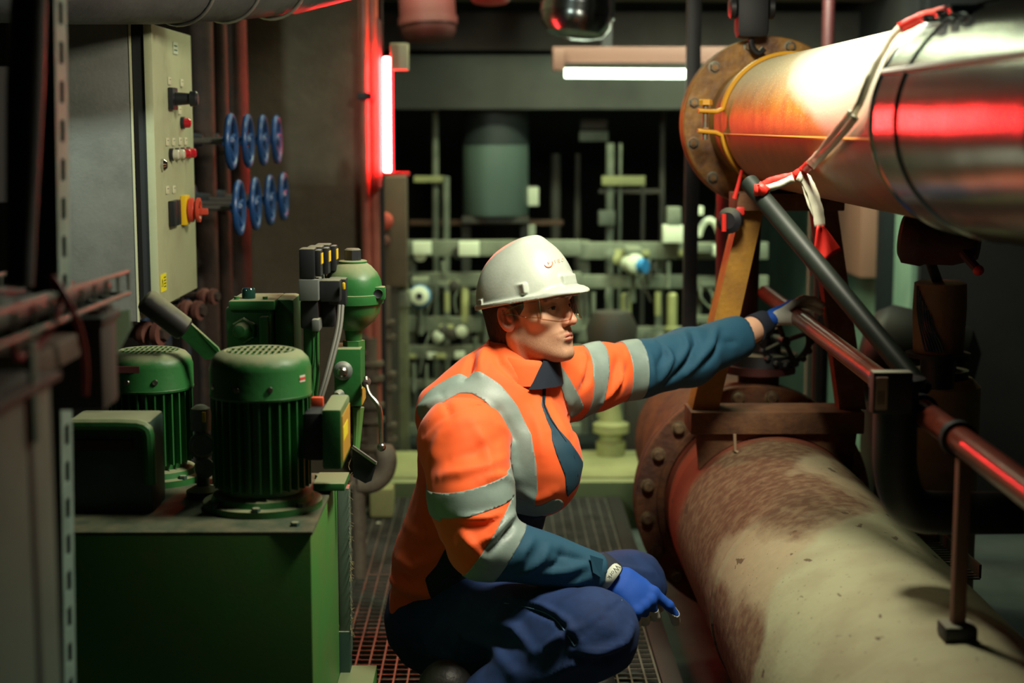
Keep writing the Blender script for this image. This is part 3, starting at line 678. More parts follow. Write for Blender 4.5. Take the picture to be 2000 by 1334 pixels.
for s in (1, -1):
    e = lensp(.97*s, .012); 
    tp = [lensp(.97*s, .030), hw(.045, .079*s, .028), hw(.025, .083*s, .024), hw(.005, .0855*s, .018), hw(-.014, .0865*s, .013)]; bt = [lensp(.97*s, -.008), hw(.045, .079*s, -.004), hw(.025, .083*s, .002), hw(.005, .0855*s, .007), hw(-.014, .0865*s, .007)]
    vs = []
    for p_, q_ in zip(tp, bt): vs += [p_, q_]
    MB().add(vs, [(2*i, 2*i+2, 2*i+3, 2*i+1) for i in range(4)]).build('temple', M_lens, glas, 0); MB().tube(tp, .0010, 6, smooth=1).tube(bt, .0014, 6, smooth=1).build('temple_edge', M_clearframe, glas)
    MB().tube([lensp(.95*s, .032), lensp(.95*s, .01), lensp(.95*s, -.01)], .0024, 8).build('hinge', M_clearframe, glas)
# ---- gloves and wrists
M_glove = mat('blue_glove_knit', (.002, .07, .42), .75, bump=.5, bscale=900, bdist=.0006); M_palm = mat('pale_grey_glove_coating', (.50, .50, .44), .55, bump=.3, bscale=250, bdist=.001)
M_cuff = mat('dark_glove_cuff', (.015, .02, .035), .8, bump=.4, bscale=400, bdist=.001)
def hand_sdf(G, W, F, U, Sd, curls, thumb, k=.006):
    """W wrist, F finger direction, U back-of-hand direction, Sd towards the thumb; curls: per finger bend angles"""
    D = sd_cap(G, W, W+F*.045, .027, .030, (U, .62))
    roots = []
    for i, off in enumerate((.030, .010, -.010, -.029)):
        r = W+F*(.086-.004*abs(i-1))+Sd*off; roots.append(r); D = smin(D, sd_cap(G, W+F*.03+Sd*off*.6, r, .017, .0125, (U, .9)), .012)
    for i, r in enumerate(roots):
        ln = (.042, .046, .043, .034)[i], (.027, .030, .028, .022)[i], (.022, .023, .022, .019)[i]; p = r; ang = 0; rad = (.0108, .0108, .0105, .0095)[i]
        for j in range(3):
            ang += curls[i][j]; d = F*math.cos(ang)-U*math.sin(ang)+Sd*(.08*(1.5-i))*(1 if j == 0 else .5); d.normalize(); q = p+d*ln[j]
            D = smin(D, sd_cap(G, p, q, rad*(1-.06*j), rad*(1-.06*(j+1))), .004 if j else .008); p = q
    a = W+F*.02+Sd*.024-U*.006; p1 = W+thumb[0]; p2 = W+thumb[1]; p3 = W+thumb[2]
    D = smin(D, sd_cap(G, a, p1, .019, .0145), .014); D = smin(D, sd_cap(G, p1, p2, .0135, .0120), .006); D = smin(D, sd_cap(G, p2, p3, .012, .0105), .005)
    return D
# near hand: hangs between the knees
W = at(1196, 1128, 3.085); F = (at(1268, 1182, 3.06)-at(1196, 1128, 3.085)).normalized(); U0 = V((.28, -.72, .62)); U = (U0-F*U0.dot(F)).normalized(); Sd = U.cross(F).normalized()
if Sd.x < 0 and Sd.z < 0: Sd = -Sd
lo = tuple(min(W[i], (W+F*.2)[i])-.08 for i in range(3)); hi = tuple(max(W[i], (W+F*.2)[i])+.08 for i in range(3)); G = grid(lo, hi, .0023)
D = hand_sdf(G, W, F, U, Sd, [(.30, .45, .35), (.95, 1.3, .8), (1.1, 1.4, .9), (1.2, 1.4, .9)], [F*.055+Sd*.034-U*.012, F*.088+Sd*.036-U*.024, F*.108+Sd*.032-U*.036])
P, Q = nets(D, lo, .0023); S = Surf(P, Q)
hnd = raw('glove', P, Q, M_glove, man)
k = (P-np.array(W))@np.array(U); kf = (P-np.array(W))@np.array(F)
S.patch('glove_coating', np.where(kf > .035, (k+.0165+np.maximum(kf-.125, 0)*.3), 1.), M_palm, hnd, .0007, .0004)
# ribbed cuff and wrist label
MB().lathe(W-F*.042, F, [(0, .033), (.01, .0335), (.040, .032), (.048, .027)], 28).build('glove_cuff', M_cuff, hnd)
c0 = W-F*.004; vs = []; fs = []; lab = []
e1 = (U-F*U.dot(F)).normalized(); e2 = F.cross(e1)
camd = (C0-W).normalized(); a0 = math.atan2(camd.dot(e2), camd.dot(e1))
for i in range(15):
    a = a0-.95+1.9*i/14; wdt = .0115*math.sqrt(max(0, 1-(abs(i-7)/7.4)**4))
    for t in (-wdt, wdt): vs.append(c0+F*(t+.001)+(e1*math.cos(a)+e2*math.sin(a))*.0335)
for i in range(14): fs.append((2*i, 2*i+2, 2*i+3, 2*i+1))
lb = MB().add(vs, fs).build('wrist_label', mat('pale_label', (.62, .66, .55), .6), hnd, 0); md = lb.modifiers.new('t', 'SOLIDIFY'); md.thickness = .001
# letters bent round the cuff
def bent_text(body, size, s0, parent):
    cu = bpy.data.curves.new('t', 'FONT'); cu.body = body; cu.size = size; cu.align_y = 'CENTER'; cu.resolution_u = 2; cu.space_character = 1.05
    o = bpy.data.objects.new('t', cu); me = bpy.data.meshes.new_from_object(o); vs = []
    for v in me.vertices:
        a = a0+sgn*(s0+v.co.x/.0342); vs.append(c0+F*(-v.co.y*sgn2+.001)+(e1*math.cos(a)+e2*math.sin(a))*.0346)
    MB().add(vs, [tuple(p.vertices) for p in me.polygons]).build('lettering', mat('black_print', (.01, .01, .01), .6), parent); bpy.data.objects.remove(o); bpy.data.curves.remove(cu); bpy.data.meshes.remove(me)
down = (e1*math.cos(a0+.3)+e2*math.sin(a0+.3)).z-(e1*math.cos(a0)+e2*math.sin(a0)).z
sgn = 1 if down < 0 else -1; sgn2 = -1
bent_text('W', .017, -.85, lb); bent_text('ork', .0125, -.36, lb)
# forearm inside the near sleeve is continued as bare wrist inside the cuff
# far hand: rests on the rail
W = at(1490, 632, 3.86); tgt = at(1560, 590, 3.94); F = (tgt-W).normalized(); U0 = V((-.55, .35, .8)); U = (U0-F*U0.dot(F)).normalized(); Sd = F.cross(U).normalized()
if Sd.y > 0: Sd = -Sd
lo = tuple(min(W[i], (W+F*.2)[i])-.09 for i in range(3)); hi = tuple(max(W[i], (W+F*.2)[i])+.09 for i in range(3)); G = grid(lo, hi, .0024)
D = hand_sdf(G, W, F, U, Sd, [(.15, .45, .5), (.2, .5, .5), (.3, .5, .5), (.35, .6, .5)], [F*.055+Sd*.030-U*.030, F*.075+Sd*.030-U*.050, F*.085+Sd*.020-U*.068])
P, Q = nets(D, lo, .0024); S = Surf(P, Q); hnd2 = raw('glove', P, Q, M_glove, man)
k = (P-np.array(W))@np.array(U); ks = (P-np.array(W))@np.array(Sd); kf = (P-np.array(W))@np.array(F)
S.patch('glove_coating', np.where(kf > .012, (k-.25*ks+.005), 1.), M_palm, hnd2, .0007, .0004)
dA = (at(1446, 658, 3.80)-W).normalized()
MB().lathe(W+F*.008, dA, [(0, .031), (.02, .0335), (.045, .036), (.046, .03)], 28).build('glove_cuff', M_cuff, hnd2)
# arms: bare skin between cuff and sleeve, one continuous tapering surface
a_, b_ = W+F*.01, at(1400, 680, 3.765); lo = tuple(min(a_[i], b_[i])-.06 for i in range(3)); hi = tuple(max(a_[i], b_[i])+.06 for i in range(3)); G = grid(lo, hi, .003)
D = smin(sd_cap(G, a_, W-F*.03, .026, .029, (U, .85)), sd_cap(G, W-F*.02, b_, .030, .042), .02); P, Q = nets(D, lo, .003); raw('forearm', P, Q, M_skin, man)
# ================================================================== the setting
def struct(name, mb, m, sharp=35): o = mb.build(name, m, None, sharp); o['kind'] = 'structure'; return o
M_conc = mat('stained_concrete', (.085, .075, .055), .9, col2=(.13, .115, .08), nscale=4, bump=.3, bscale=40)
M_conc_dark = mat('sooty_concrete', (.03, .026, .022), .9, col2=(.045, .038, .03), nscale=5, bump=.2, bscale=30)
M_floor = mat('grey_floor_paint', (.10, .125, .115), .7, col2=(.06, .075, .07), nscale=3, bump=.1, bscale=30)
struct('floor', MB().bx((-4, -.5, -.20), (3.5, 12, -.12)), M_floor)
struct('ceiling', MB().bx((-4, -.5, 2.75), (3.5, 12, 2.9)), M_conc_dark)
struct('wall_back', MB().bx((-4, 10, -.12), (3.5, 10.2, 2.75)), mat('dark_far_wall', (.02, .024, .022), .9, col2=(.03, .034, .03), nscale=3))
struct('wall_left', MB().bx((-2.3, -.5, -.12), (-2.1, 12, 2.75)), M_conc_dark)
M_mint = mat('mint_wall_paint', (.26, .42, .30), .8, col2=(.2, .34, .25), nscale=5)
struct('wall_right', MB().bx((1.62, 6.15, -.12), (1.78, 10, 1.30)), M_mint)
struct('wall_right', MB().bx((1.615, 6.15, 1.301), (1.78, 10, 2.75)), mat('black_upper_wall', (.012, .011, .011), .9))
struct('wall_right', MB().bx((2.7, -.5, -.12), (2.85, 6.12, 2.75)).bx((1.64, 6.10, -.12), (2.85, 6.145, 2.75)), mat('dark_right_wall', (.012, .011, .012), .85, col2=(.008, .008, .009), nscale=4))
struct('trim_1', MB().bx((1.57, 6.42, .0), (1.63, 6.52, 1.30)), mat('dark_jamb', (.008, .012, .016), .6))
# concrete pier behind the handwheels
xr = at(706, 400, 5.6).x; xl = at(478, 400, 5.6).x
struct('wall_pier', MB().bx((xl-.0, 5.6, -.12), (xr, 6.4, 2.75), .01), mat('pier_concrete', (.13, .11, .075), .9, col2=(.09, .075, .05), nscale=3, bump=.4, bscale=25))
struct('wall_recess', MB().bx((-1.9, 6.3, -.12), (xl-.02, 6.45, 2.75)), mat('recess_brown', (.04, .022, .018), .9, col2=(.025, .016, .014), nscale=4))
# low painted plinth at the end of the grating
M_plinth = mat('yellowed_plinth_paint', (.36, .37, .16), .75, col2=(.27, .28, .12), nscale=4, bump=.1, bscale=20)
struct('trim_2', MB().bx((-.62, 5.66, -.12), (1.6, 6.13, .062), .004), M_plinth)
struct('trim_3', MB().bx((-.62, 5.60, -.12), (1.6, 5.655, .055), .004), mat('green_kerb', (.10, .14, .06), .8, dust=.8, dustcol=(.4, .42, .2)))
# overhead concrete beams
struct('beam_1', MB().bx((-.85, 7.0, 1.40), (3.3, 7.5, 1.635), .01), mat('grey_beam', (.060, .064, .055), .85, col2=(.04, .044, .038), nscale=3, bump=.2, bscale=20))
struct('beam_2', MB().bx((-.85, 7.15, 1.66), (3.3, 7.7, 1.83), .01), mat('brown_beam', (.07, .055, .042), .85, col2=(.045, .036, .03), nscale=3, bump=.2, bscale=20))
struct('beam_3', MB().bx((-.85, 6.6, 1.86), (3.3, 7.0, 2.1), .01), M_conc)

# ---- steel floor grating, three panels of bearing bars and cross rods
M_grate = mat('galvanised_grating', (.20, .20, .17), .5, .7, col2=(.12, .12, .10), nscale=9, bump=.1, bscale=60)
def grating(x0, x1, y0, y1, label):
    g = thing('floor_grating', ((x0+x1)/2, (y0+y1)/2, -.03), label, 'grating', 'steel floor grating panels')
    m = MB(); nx = int(round((x1-x0)/.034)); ny = int(round((y1-y0)/.036))
    fl = lambda lo, hi: m.add([(lo[0], lo[1], lo[2]), (hi[0], lo[1], lo[2]), (hi[0], hi[1], lo[2]), (lo[0], hi[1], lo[2]), (lo[0], lo[1], hi[2]), (hi[0], lo[1], hi[2]), (hi[0], hi[1], hi[2]), (lo[0], hi[1], hi[2])], [(0, 3, 2, 1), (4, 5, 6, 7), (0, 1, 5, 4), (1, 2, 6, 5), (2, 3, 7, 6), (3, 0, 4, 7)])
    for i in range(1, nx): x = x0+(x1-x0)*i/nx; fl((x-.0021, y0, -.028), (x+.0021, y1, 0))
    m.build('bearing_bars', M_grate, g)['kind'] = 'stuff'
    m = MB()
    for j in range(1, ny): y = y0+(y1-y0)*j/ny; fl((x0, y-.0016, -.010), (x1, y+.0016, -.0015))
    m.build('cross_rods', M_grate, g)['kind'] = 'stuff'
    m = MB(); fl((x0, y0, -.03), (x0+.005, y1, .001)); fl((x1-.005, y0, -.03), (x1, y1, .001)); fl((x0, y0, -.03), (x1, y0+.005, .001)); fl((x0, y1-.005, -.03), (x1, y1, .001)); m.build('frame', M_grate, g)
    for yy in (y0+.02, (y0+y1)/2, y1-.02): MB().bx((x0, yy-.015, -.12), (x1, yy+.015, -.03)).build('bearer', M_boot, g)
grating(-.62, .395, 2.3, 3.62, 'steel grating panel under the boots of the crouching person')
grating(-.62, .395, 3.625, 4.60, 'steel grating panel between the crouching person and the lower pipe flange')
grating(-.62, .395, 4.605, 5.595, 'steel grating panel furthest back, against the yellowed plinth')
tag(MB().bx((.398, 2.3, -.12), (.448, 5.59, .004), .003).build('edge_angle', mat('dark_steel_edge', (.03, .028, .026), .6, .4)), 'dark steel edge bar along the right side of the floor grating', 'edge bar')

# ================================================================== lamps and overhead pipes
M_tube = mat('lit_white_tube', (1, 1, 1), emit=(.80, 1., .72), estr=7.5); M_redtube = mat('lit_red_tube', (1, .3, .2), emit=(1., .03, .03), estr=420); M_redglow = mat('red_halo_glow', (1, .05, .04), emit=(1, .012, .02), estr=6)
M_house = mat('pinkish_lamp_housing', (.12, .055, .042), .6); M_black = mat('matt_black', (.008, .009, .011), .6); M_bsteel = mat('unlit_black_steel', (.012, .013, .016), .45, col2=(.02, .02, .022), nscale=20)
a, b = at(1103, 143, 6.45), at(1103, 143, 6.45)+V((.86, 0, -.006))
t = thing('tube_lamp', (a+b)/2+V((0, 0, .1)), 'lit white tube lamp in pinkish housing under the grey beam', 'lamp')
MB().cyl(a, b, .0185).build('lamp_tube', M_tube, t)
h0 = at(1079, 92, 6.5); h1 = at(1079, 128, 6.5)
MB().bx((h0.x, 6.46, h1.z+.01), (h0.x+.95, 6.60, h0.z), .004).build('housing', M_house, t)
MB().bx((h0.x, 6.43, h1.z-.022), (h0.x+.045, 6.50, h0.z-.012), .004).build('end_cap', M_house, t); MB().bx((b.x, 6.43, h1.z-.022), (b.x+.045, 6.50, h0.z-.012), .004).build('end_cap', M_house, t)
MB().bx((h0.x+.2, 6.5, h0.z), (h0.x+.24, 6.56, 1.86)).build('hanger', M_black, t)
a, b = at(755, 112, 5.5), at(757, 336, 5.5)
t = thing('red_tube_lamp', b, 'glowing red vertical tube lamp beside the red-lit pipes', 'lamp')
MB().cyl(b, a, .0125, bev=.003).build('lamp_tube', M_redtube, t)
MB().cyl(b+V((-.0, .014, 0)), a+V((-.0, .014, 0)), .021).build('red_halo_tube', M_redglow, t)  # glowing tube added behind the core to imitate its red halo
MB().box(b+V((.025, .0, -.006)), (.10, .05, .012)).build('end_cap', mat('red_plastic', (.6, .03, .03), .4), t)
MB().bx((a.x-.0185, 5.30, b.z-.05), (a.x-.0165, 5.484, a.z+.12)).build('added_light_shield', M_black, t)  # added plate that keeps red light off the cabinet and hand wheels
c = at(780, 108, 5.5); MB().bx((c.x-.03, 5.48, c.z-.05), (c.x+.03, 5.55, c.z+.04), .004).build('lamp_holder', mat('cream_holder', (.42, .38, .26), .6), t)
# big overhead pipes
M_silver = mat('silver_cladding', (.27, .29, .29), .22, 1., col2=(.19, .21, .21), nscale=4, bump=.25, bscale=2.2, bdist=.02, bdet=.5, stretch=(1.2, 2., 1.2))
M_rustred = mat('dark_red_paint', (.07, .011, .011), .5, col2=(.07, .015, .014), nscale=8)
def hanging_pipe(name, px0, px1, ybot, Y, m, label, tilt=0):
    a = at(px0, ybot, Y); b = at(px1, ybot, Y); r = (b.x-a.x)/2; c = (a+b)/2; c.z += r*.45
    t = thing(name, c, label, 'pipe')
    mb = MB(); pts = [(0, .0), (.004, r*.5), (r*.12, r*.8), (r*.35, r*.97), (r*.6, r), (.9, r)]
    mb.lathe(c-V((0, 0, r*.45)), (tilt, .1, 1), pts, 40).build('pipe_end', m, t); mb2 = MB(); mb2.lathe(c-V((0, 0, r*.45))+V((tilt, .1, 1)).normalized()*r*.62, (tilt, .1, 1), [(0, r), (.0, r+.006), (.03, r+.006), (.03, r)], 40).build('band', m, t); return t
hanging_pipe('clad_pipe_end', 1052, 1192, 75, 5.6, M_silver, 'silver clad pipe end above the white tube lamp, red on one side', .12)
hanging_pipe('dark_pipe_end', 783, 893, 84, 6.3, M_rustred, 'dark red round pipe end hanging right of the red tube lamp', -.05)
hanging_pipe('red_pipe_end', 915, 1000, 10, 6.0, mat('bright_red_paint', (.5, .03, .03), .5), 'bright red pipe bottom at the top edge above the worker helmet')
# wrapped duct at the top left
M_duct = mat('grey_duct_wrap', (.10, .10, .10), .5, .3, col2=(.07, .07, .075), nscale=6, bump=.3, bscale=14, bdist=.02)
a, b = at(60, -60, 3.2), at(620, -60, 4.0)
t = thing('wrapped_duct', a.lerp(b, .5), 'grey wrapped duct running across the top left above the control cabinet', 'duct')
MB().tube([a+V((-.3, -.1, .0)), a, a.lerp(b, .5), b, b+V((.6, .6, .25))], [.105, .105, .12, .1, .09], 28, smooth=1).build('duct', M_duct, t)
for k in (.45, .62, .80):
    p = a.lerp(b, k); MB().torus(p, b-a, .121-.018*abs(k-.5), .004).build('band', mat('pale_band', (.3, .3, .27), .4, .6), t)
# black upright, red upright, black hook block
x = at(1350, 400, 5.2).x
tag(MB().bx((x-.022, 5.18, -.12), (x+.022, 5.225, 2.75), .003).build('upright_post', M_bsteel), 'black square upright post left of the yellow flange, lit red on its edge', 'post')
x = at(1618, 50, 6.0).x; tag(MB().cyl((x, 6, 1.2), (x, 6, 2.75), .022).build('upright_pipe', M_rustred), 'thin dark red vertical pipe above the orange pipe', 'pipe')
c = at(1468, 30, 4.2)
t = thing('hoist_block', c-V((0, 0, .09)), 'black hoist block hanging above the yellow flange', 'hoist')
MB().box(c, (.085, .07, .12), None, .02).build('body', M_black, t)
for s in (-1, 1): MB().lathe(c+V((s*.044, 0, .02)), (s, 0, 0), [(0, .03), (.012, .03), (.016, .022)], 20).build('side_plate', M_bsteel, t)
MB().tube([c+V((0, 0, -.05)), c+V((0, 0, -.08)), c+V((.02, 0, -.1)), c+V((.035, 0, -.085))], .008, 8, smooth=2).build('hook', M_bsteel, t)
MB().cyl(c+V((0, 0, .05)), (c.x, c.y, 2.75), .008).build('chain', M_bsteel, t)

# ================================================================== control cabinet on the left
M_cab = mat('cabinet_side_paint', (.17, .175, .155), .55, col2=(.13, .135, .12), nscale=10, bump=.08, bscale=120)
M_cabf = mat('cabinet_door_paint', (.42, .44, .27), .5, col2=(.34, .36, .21), nscale=14, lo=.5, hi=.75, bump=.05, bscale=90)
Yc0, Yc1 = 3.6, 4.06
xf = at(303, 300, Yc0).x; zt, zb = at(303, 46, Yc0).z, at(308, 602, Yc0).z; xb0 = at(134, 300, Yc0).x
t = thing('control_cabinet', ((xf+xb0)/2, 3.83, zb), 'grey wall cabinet with olive door full of switches, top left', 'cabinet')
MB().bx((xb0-.12, Yc0-.012, zb-.03), (xf-.048, Yc1+.02, zt+.01), .004).build('body', M_cab, t)
MB().bx((xf-.046, Yc0+.006, zb-.01), (xf-.020, Yc1-.01, zt)).build('seal', M_black, t)
door = MB().bx((xf-.019, Yc0, zb), (xf, Yc1, zt), .002).build('door', M_cabf, t)
MB().bx((xf-.0485, Yc0-.0135, zb-.03), (xf-.044, Yc0-.010, zt+.01)).build('edge_trim', mat('bright_edge', (.5, .5, .32), .5), t)
def onface(px, py):     # the spot on the door face seen at this pixel
    d = ray(px, py); k = (xf+.0005)/d.x; return C0+d*k
M_lab = mat('engraved_label', (.62, .60, .42), .5); M_swb = mat('switch_black', (.012, .013, .018), .4)
M_redl = mat('red_lens', (.45, .008, .02), .15, coat=.5); M_wl = mat('white_lens', (.5, .5, .38), .25, coat=.5); M_yel = mat('yellow_plate', (.75, .48, .01), .5)
for px, py in ((330, 158), (354, 162), (350, 216), (326, 277), (338, 277), (351, 276), (362, 276), (326, 371), (339, 370)):
    p = onface(px, py); lb = MB().bx((p.x, p.y-.014, p.z-.009), (p.x+.003, p.y+.014, p.z+.009), .001).build('label_plate', M_lab, door)
    for q in (-.003, .003): MB().bx((p.x+.003, p.y-.008, p.z+q-.0008), (p.x+.0032, p.y+.008, p.z+q+.0008)).build('print_line', M_swb, door) if q > 0 else None
p = onface(342, 94); q = MB().bx((p.x, p.y-.026, p.z-.014), (p.x+.0015, p.y+.026, p.z+.014)).build('paper_label', mat('paper_label', (.6, .64, .5), .7), door)
M_txt = mat('green_print', (.03, .12, .06), .7)
for k in (-1, 1): MB().bx((p.x+.0014, p.y-.019, p.z+k*.005-.0016), (p.x+.0019, p.y+.017, p.z+k*.005+.0016)).build('print_line', M_txt, door)
# big rotary switch
p = onface(333, 193); MB().bx((p.x, p.y-.03, p.z-.026), (p.x+.012, p.y+.03, p.z+.026), .003).build('switch_plate', M_swb, door)
MB().lathe((p.x+.01, p.y+.004, p.z), (1, 0, 0), [(0, .016), (.034, .013), (.036, .018), (.05, .018), (.054, .014)], 24).build('switch_knob', M_swb, door)
for px, py, m in ((354, 240, M_redl), (332, 302, M_wl), (343, 301, M_wl), (354, 300, M_redl), (365, 299, M_redl)):
    p = onface(px, py); MB().lathe((p.x, p.y, p.z), (1, 0, 0), [(0, .0150), (.008, .0150), (.009, .012)], 24).build('lamp_bezel', M_swb, door)
    MB().lathe((p.x+.008, p.y, p.z), (1, 0, 0), [(0, .0125), (.012, .0118), (.015, .008), (.0155, 0)], 20).build('indicator_lamp', m, door)
p = onface(316, 322); MB().lathe((p.x, p.y, p.z), (1, 0, 0), [(0, .014), (.006, .014), (.012, .008), (.013, 0)], 20).build('key_lock', mat('chrome', (.6, .6, .62), .15, 1.), door)
p = onface(336, 416)
for k in (-1, 1):
    MB().bx((p.x, p.y+k*.022-.020, p.z-.030), (p.x+.014, p.y+k*.022+.020, p.z+.030), .003).build('meter', M_swb, door)
p = onface(357, 410); MB().bx((p.x, p.y-.026, p.z-.036), (p.x+.014, p.y+.026, p.z+.036), .003).build('main_switch_plate', M_yel, door)
M_rk = mat('red_switch_knob', (.55, .06, .03), .45)
MB().lathe((p.x+.012, p.y, p.z), (1, 0, 0), [(0, .024), (.006, .030), (.014, .030), (.016, .024), (.022, .022), (.024, .030), (.030, .030), (.031, .022), (.026, .018)], 32, caps=False).build('switch_knob', M_rk, door)
MB().bx((p.x+.02, p.y-.004, p.z-.012), (p.x+.062, p.y+.004, p.z+.004), .003).build('switch_handle', M_rk, door)
p = onface(319, 552); MB().bx((p.x, p.y-.03, p.z-.020), (p.x+.0012, p.y+.03, p.z+.020)).build('warning_sticker', mat('warning_yellow', (.85, .75, .01), .5), door)
MB().tube([(p.x+.0015, p.y-.016+.010*math.sin(a_), p.z-.002+.011*math.cos(a_)) for a_ in (0, 2.09, 4.19)], .0007, 5, closed=True).build('warning_mark', M_swb, door)
for k in range(4): MB().bx((p.x+.0012, p.y+.002, p.z+.010-k*.007), (p.x+.0016, p.y+.024, p.z+.0125-k*.007)).build('print_line', M_swb, door)

# ---- blue hand wheels on a valve bank
M_blue = mat('blue_valve_paint', (.012, .075, .26), .4, col2=(.02, .06, .17), nscale=14); M_blued = mat('dull_blue_valve', (.012, .035, .085), .6, col2=(.03, .03, .035), nscale=20)
def wheel(x, y, z, R, lbl, m):
    t = thing('hand_wheel_valve', (x-.25, y, z), lbl, 'valve', 'valves with blue hand wheels')
    MB().torus((x, y, z), (1, 0, 0), R, .0085, 36, 10).build('rim', m, t)
    mb = MB(); 
    for k in range(5):
        a = 2*PI*k/5+.3; mb.tube([(x-.012, y, z), (x-.006, y+math.cos(a)*R*.5, z+math.sin(a)*R*.5), (x, y+math.cos(a)*R, z+math.sin(a)*R)], .006, 8)
    mb.build('spokes', m, t); MB().lathe((x-.022, y, z), (1, 0, 0), [(0, .014), (.02, .014), (.03, .009), (.034, .0)], 16).build('hub', m, t)
    MB().cyl((x-.2, y, z), (x-.02, y, z), .0075).build('spindle', mat('dull_steel', (.16, .15, .14), .5, .7), t)
    mb = MB(); mb.lathe((x-.31, y, z), (1, 0, 0), [(0, .05), (.02, .05), (.022, .032), (.06, .03), (.065, .046), (.085, .046), (.09, .022), (.13, .018)], 20); mb.lathe((x-.30, y, z-.07), (0, 0, 1), [(0, .05), (.014, .05), (.016, .03), (.125, .03), (.127, .05), (.14, .05)], 20)
    mb.build('valve_body', M_blued, t); MB().cyl((x-.265, y, z-.07), (x-.265, y, -.12 if row else z-.30), .016).build('drop_pipe', M_blued, t)
Xw = (457-968)/3100*4.3
for row, (zc, base) in enumerate(((1.32-(276-250)/3100*4.3, 4.3), (1.32-(404-250)/3100*4.3, 4.3))):
    for k in range(4):
        y = base+k*.24; x = Xw+(.005 if row else 0)+.008*k+(.012*row)
        pos = ('nearest', 'second', 'third', 'furthest')[k]
        wheel(x, y, zc, .068, f'{pos} blue hand wheel valve in the {"lower" if row else "upper"} row beside the control cabinet', M_blue)
# rusty vertical headers behind the cabinet
M_rust = mat('rust_brown_pipe', (.05, .028, .02), .8, col2=(.03, .019, .016), nscale=12, bump=.3, bscale=60)
for px, Y, r, lb in ((402, 5.0, .035, 'rust brown vertical header pipe just right of the control cabinet'), (438, 5.2, .022, 'thin rust brown vertical pipe between header and concrete pier'), (466, 5.4, .04, 'dark vertical pipe against the left edge of the concrete pier')):
    x = at(px, 400, Y).x; tag(MB().cyl((x, Y, -.12), (x, Y, 2.75), r).build('header_pipe', M_rust), lb, 'pipe')
M_rv = mat('red_brown_valve', (.20, .075, .055), .7, col2=(.12, .045, .035), nscale=15)
for px, py, Y, s in ((292, 650, 3.9, 1.), (372, 605, 4.3, .9), (405, 578, 4.5, .75)):
    c = at(px, py, Y); t = thing('small_valve', c, {292: 'red brown valve above the left green motor', 372: 'red brown valve below the cabinet door corner', 405: 'smallest red brown valve beside the header pipe'}[px], 'valve')
    MB().lathe(c+V((-.03*s, 0, 0)), (1, -.35, 0), [(0, .022*s), (.012*s, .022*s), (.014*s, .03*s), (.03*s, .03*s), (.034*s, .02*s), (.05*s, .018*s), (.052*s, .03*s), (.068*s, .03*s)], 20).build('body', M_rv, t)
    MB().hexa(c+V((.03*s, -.012*s, 0)), (1, -.35, 0), .02*s, .018*s).build('nut', M_rust, t); MB().cyl(c+V((-.1*s, .03, 0)), c+V((-.02*s, 0, 0)), .014*s).build('pipe', M_rust, t); MB().cyl((c.x-.1*s, c.y+.03, -.12), c+V((-.1*s, .03, .02)), .014*s).build('pipe', M_rust, t)
# ================================================================== green hydraulic unit
M_green = mat('green_enamel', (.020, .125, .030), .38, col2=(.026, .14, .034), nscale=8, dust=.85, dustcol=(.24, .25, .14), bump=.05, bscale=70)
M_greenp = mat('green_tank_panel', (.06, .22, .045), .5, col2=(.10, .20, .05), nscale=7, dust=.8, dustcol=(.17, .18, .10), bump=.06, bscale=200, bdist=.003)
M_greend = mat('dark_green_steel', (.025, .06, .045), .5, dust=.8, dustcol=(.25, .26, .15)); M_steel = mat('worn_steel', (.42, .40, .36), .3, 1., col2=(.3, .27, .22), nscale=30)
M_blk = mat('black_plastic', (.012, .013, .017), .5, dust=.7, dustcol=(.22, .22, .15)); M_greyb = mat('grey_block', (.16, .18, .17), .5, .3, dust=.5)
Y0, Y1 = 2.6, 3.04; xr = at(608, 1100, Y0).x; zt = at(608, 1036, Y0).z
t = thing('oil_tank', ((xr-.25), 2.82, 0), 'large green oil tank in front left carrying both motors, its right side lit', 'tank')
MB().bx((xr-.56, Y0, .03), (xr, Y1, zt-.006), .003).build('body', M_greenp, t)
MB().bx((xr-.57, Y0-.008, zt-.006), (xr+.004, Y1+.01, zt), .002).build('top_plate', mat('dusty_tank_top', (.035, .055, .028), .8, col2=(.10, .10, .055), nscale=14), t)
MB().bx((xr-.54, Y0+.02, -.10), (xr-.02, Y1-.02, .03)).build('plinth', M_greend, t)
p = at(672, 1000, 3.07)
MB().bx((p.x-.011, 3.05, .28), (p.x+.012, 3.09, at(672, 950, 3.07).z), .002).build('bracket', mat('grey_green_bracket', (.10, .14, .11), .5), t)
MB().bx((p.x-.03, 3.045, -.1), (p.x+.010, 3.09, .33), .002).build('rear_leg', M_greend, t)
MB().bx((p.x-.01, 2.98, -.1), (p.x+.06, 3.09, at(700, 1312, 3.05).z), .002).build('foot_channel', M_greenp, t)
q = at(650, 938, 2.92); MB().bx((q.x-.03, 2.86, q.z-.007), (q.x+.028, 2.96, q.z+.007), .002).build('cross_bar', M_green, t)
for dx, dy in ((-.03, .03), (-.03, .40), (-.5, .03)): MB().hexa((xr+dx, Y0+dy, zt), (0, 0, 1), .008, .007).build('bolt', M_greend, t)
# rust flecks and fibres along the bracket
mb = MB()
for k in range(90):
    z = random.uniform(.32, .68); b = V((p.x+.012, 3.05, z)); d = V((random.uniform(.0, .009), random.uniform(-.01, .004), random.uniform(-.012, .012))); mb.tube([b, b+d*.6, b+d], .00035, 4)
tag(mb.build('dust_fibres', mat('tan_fibre', (.35, .28, .13), .9)), 'tan dusty fibres hanging on the bracket edge of the green tank', 'dust', kind='stuff')

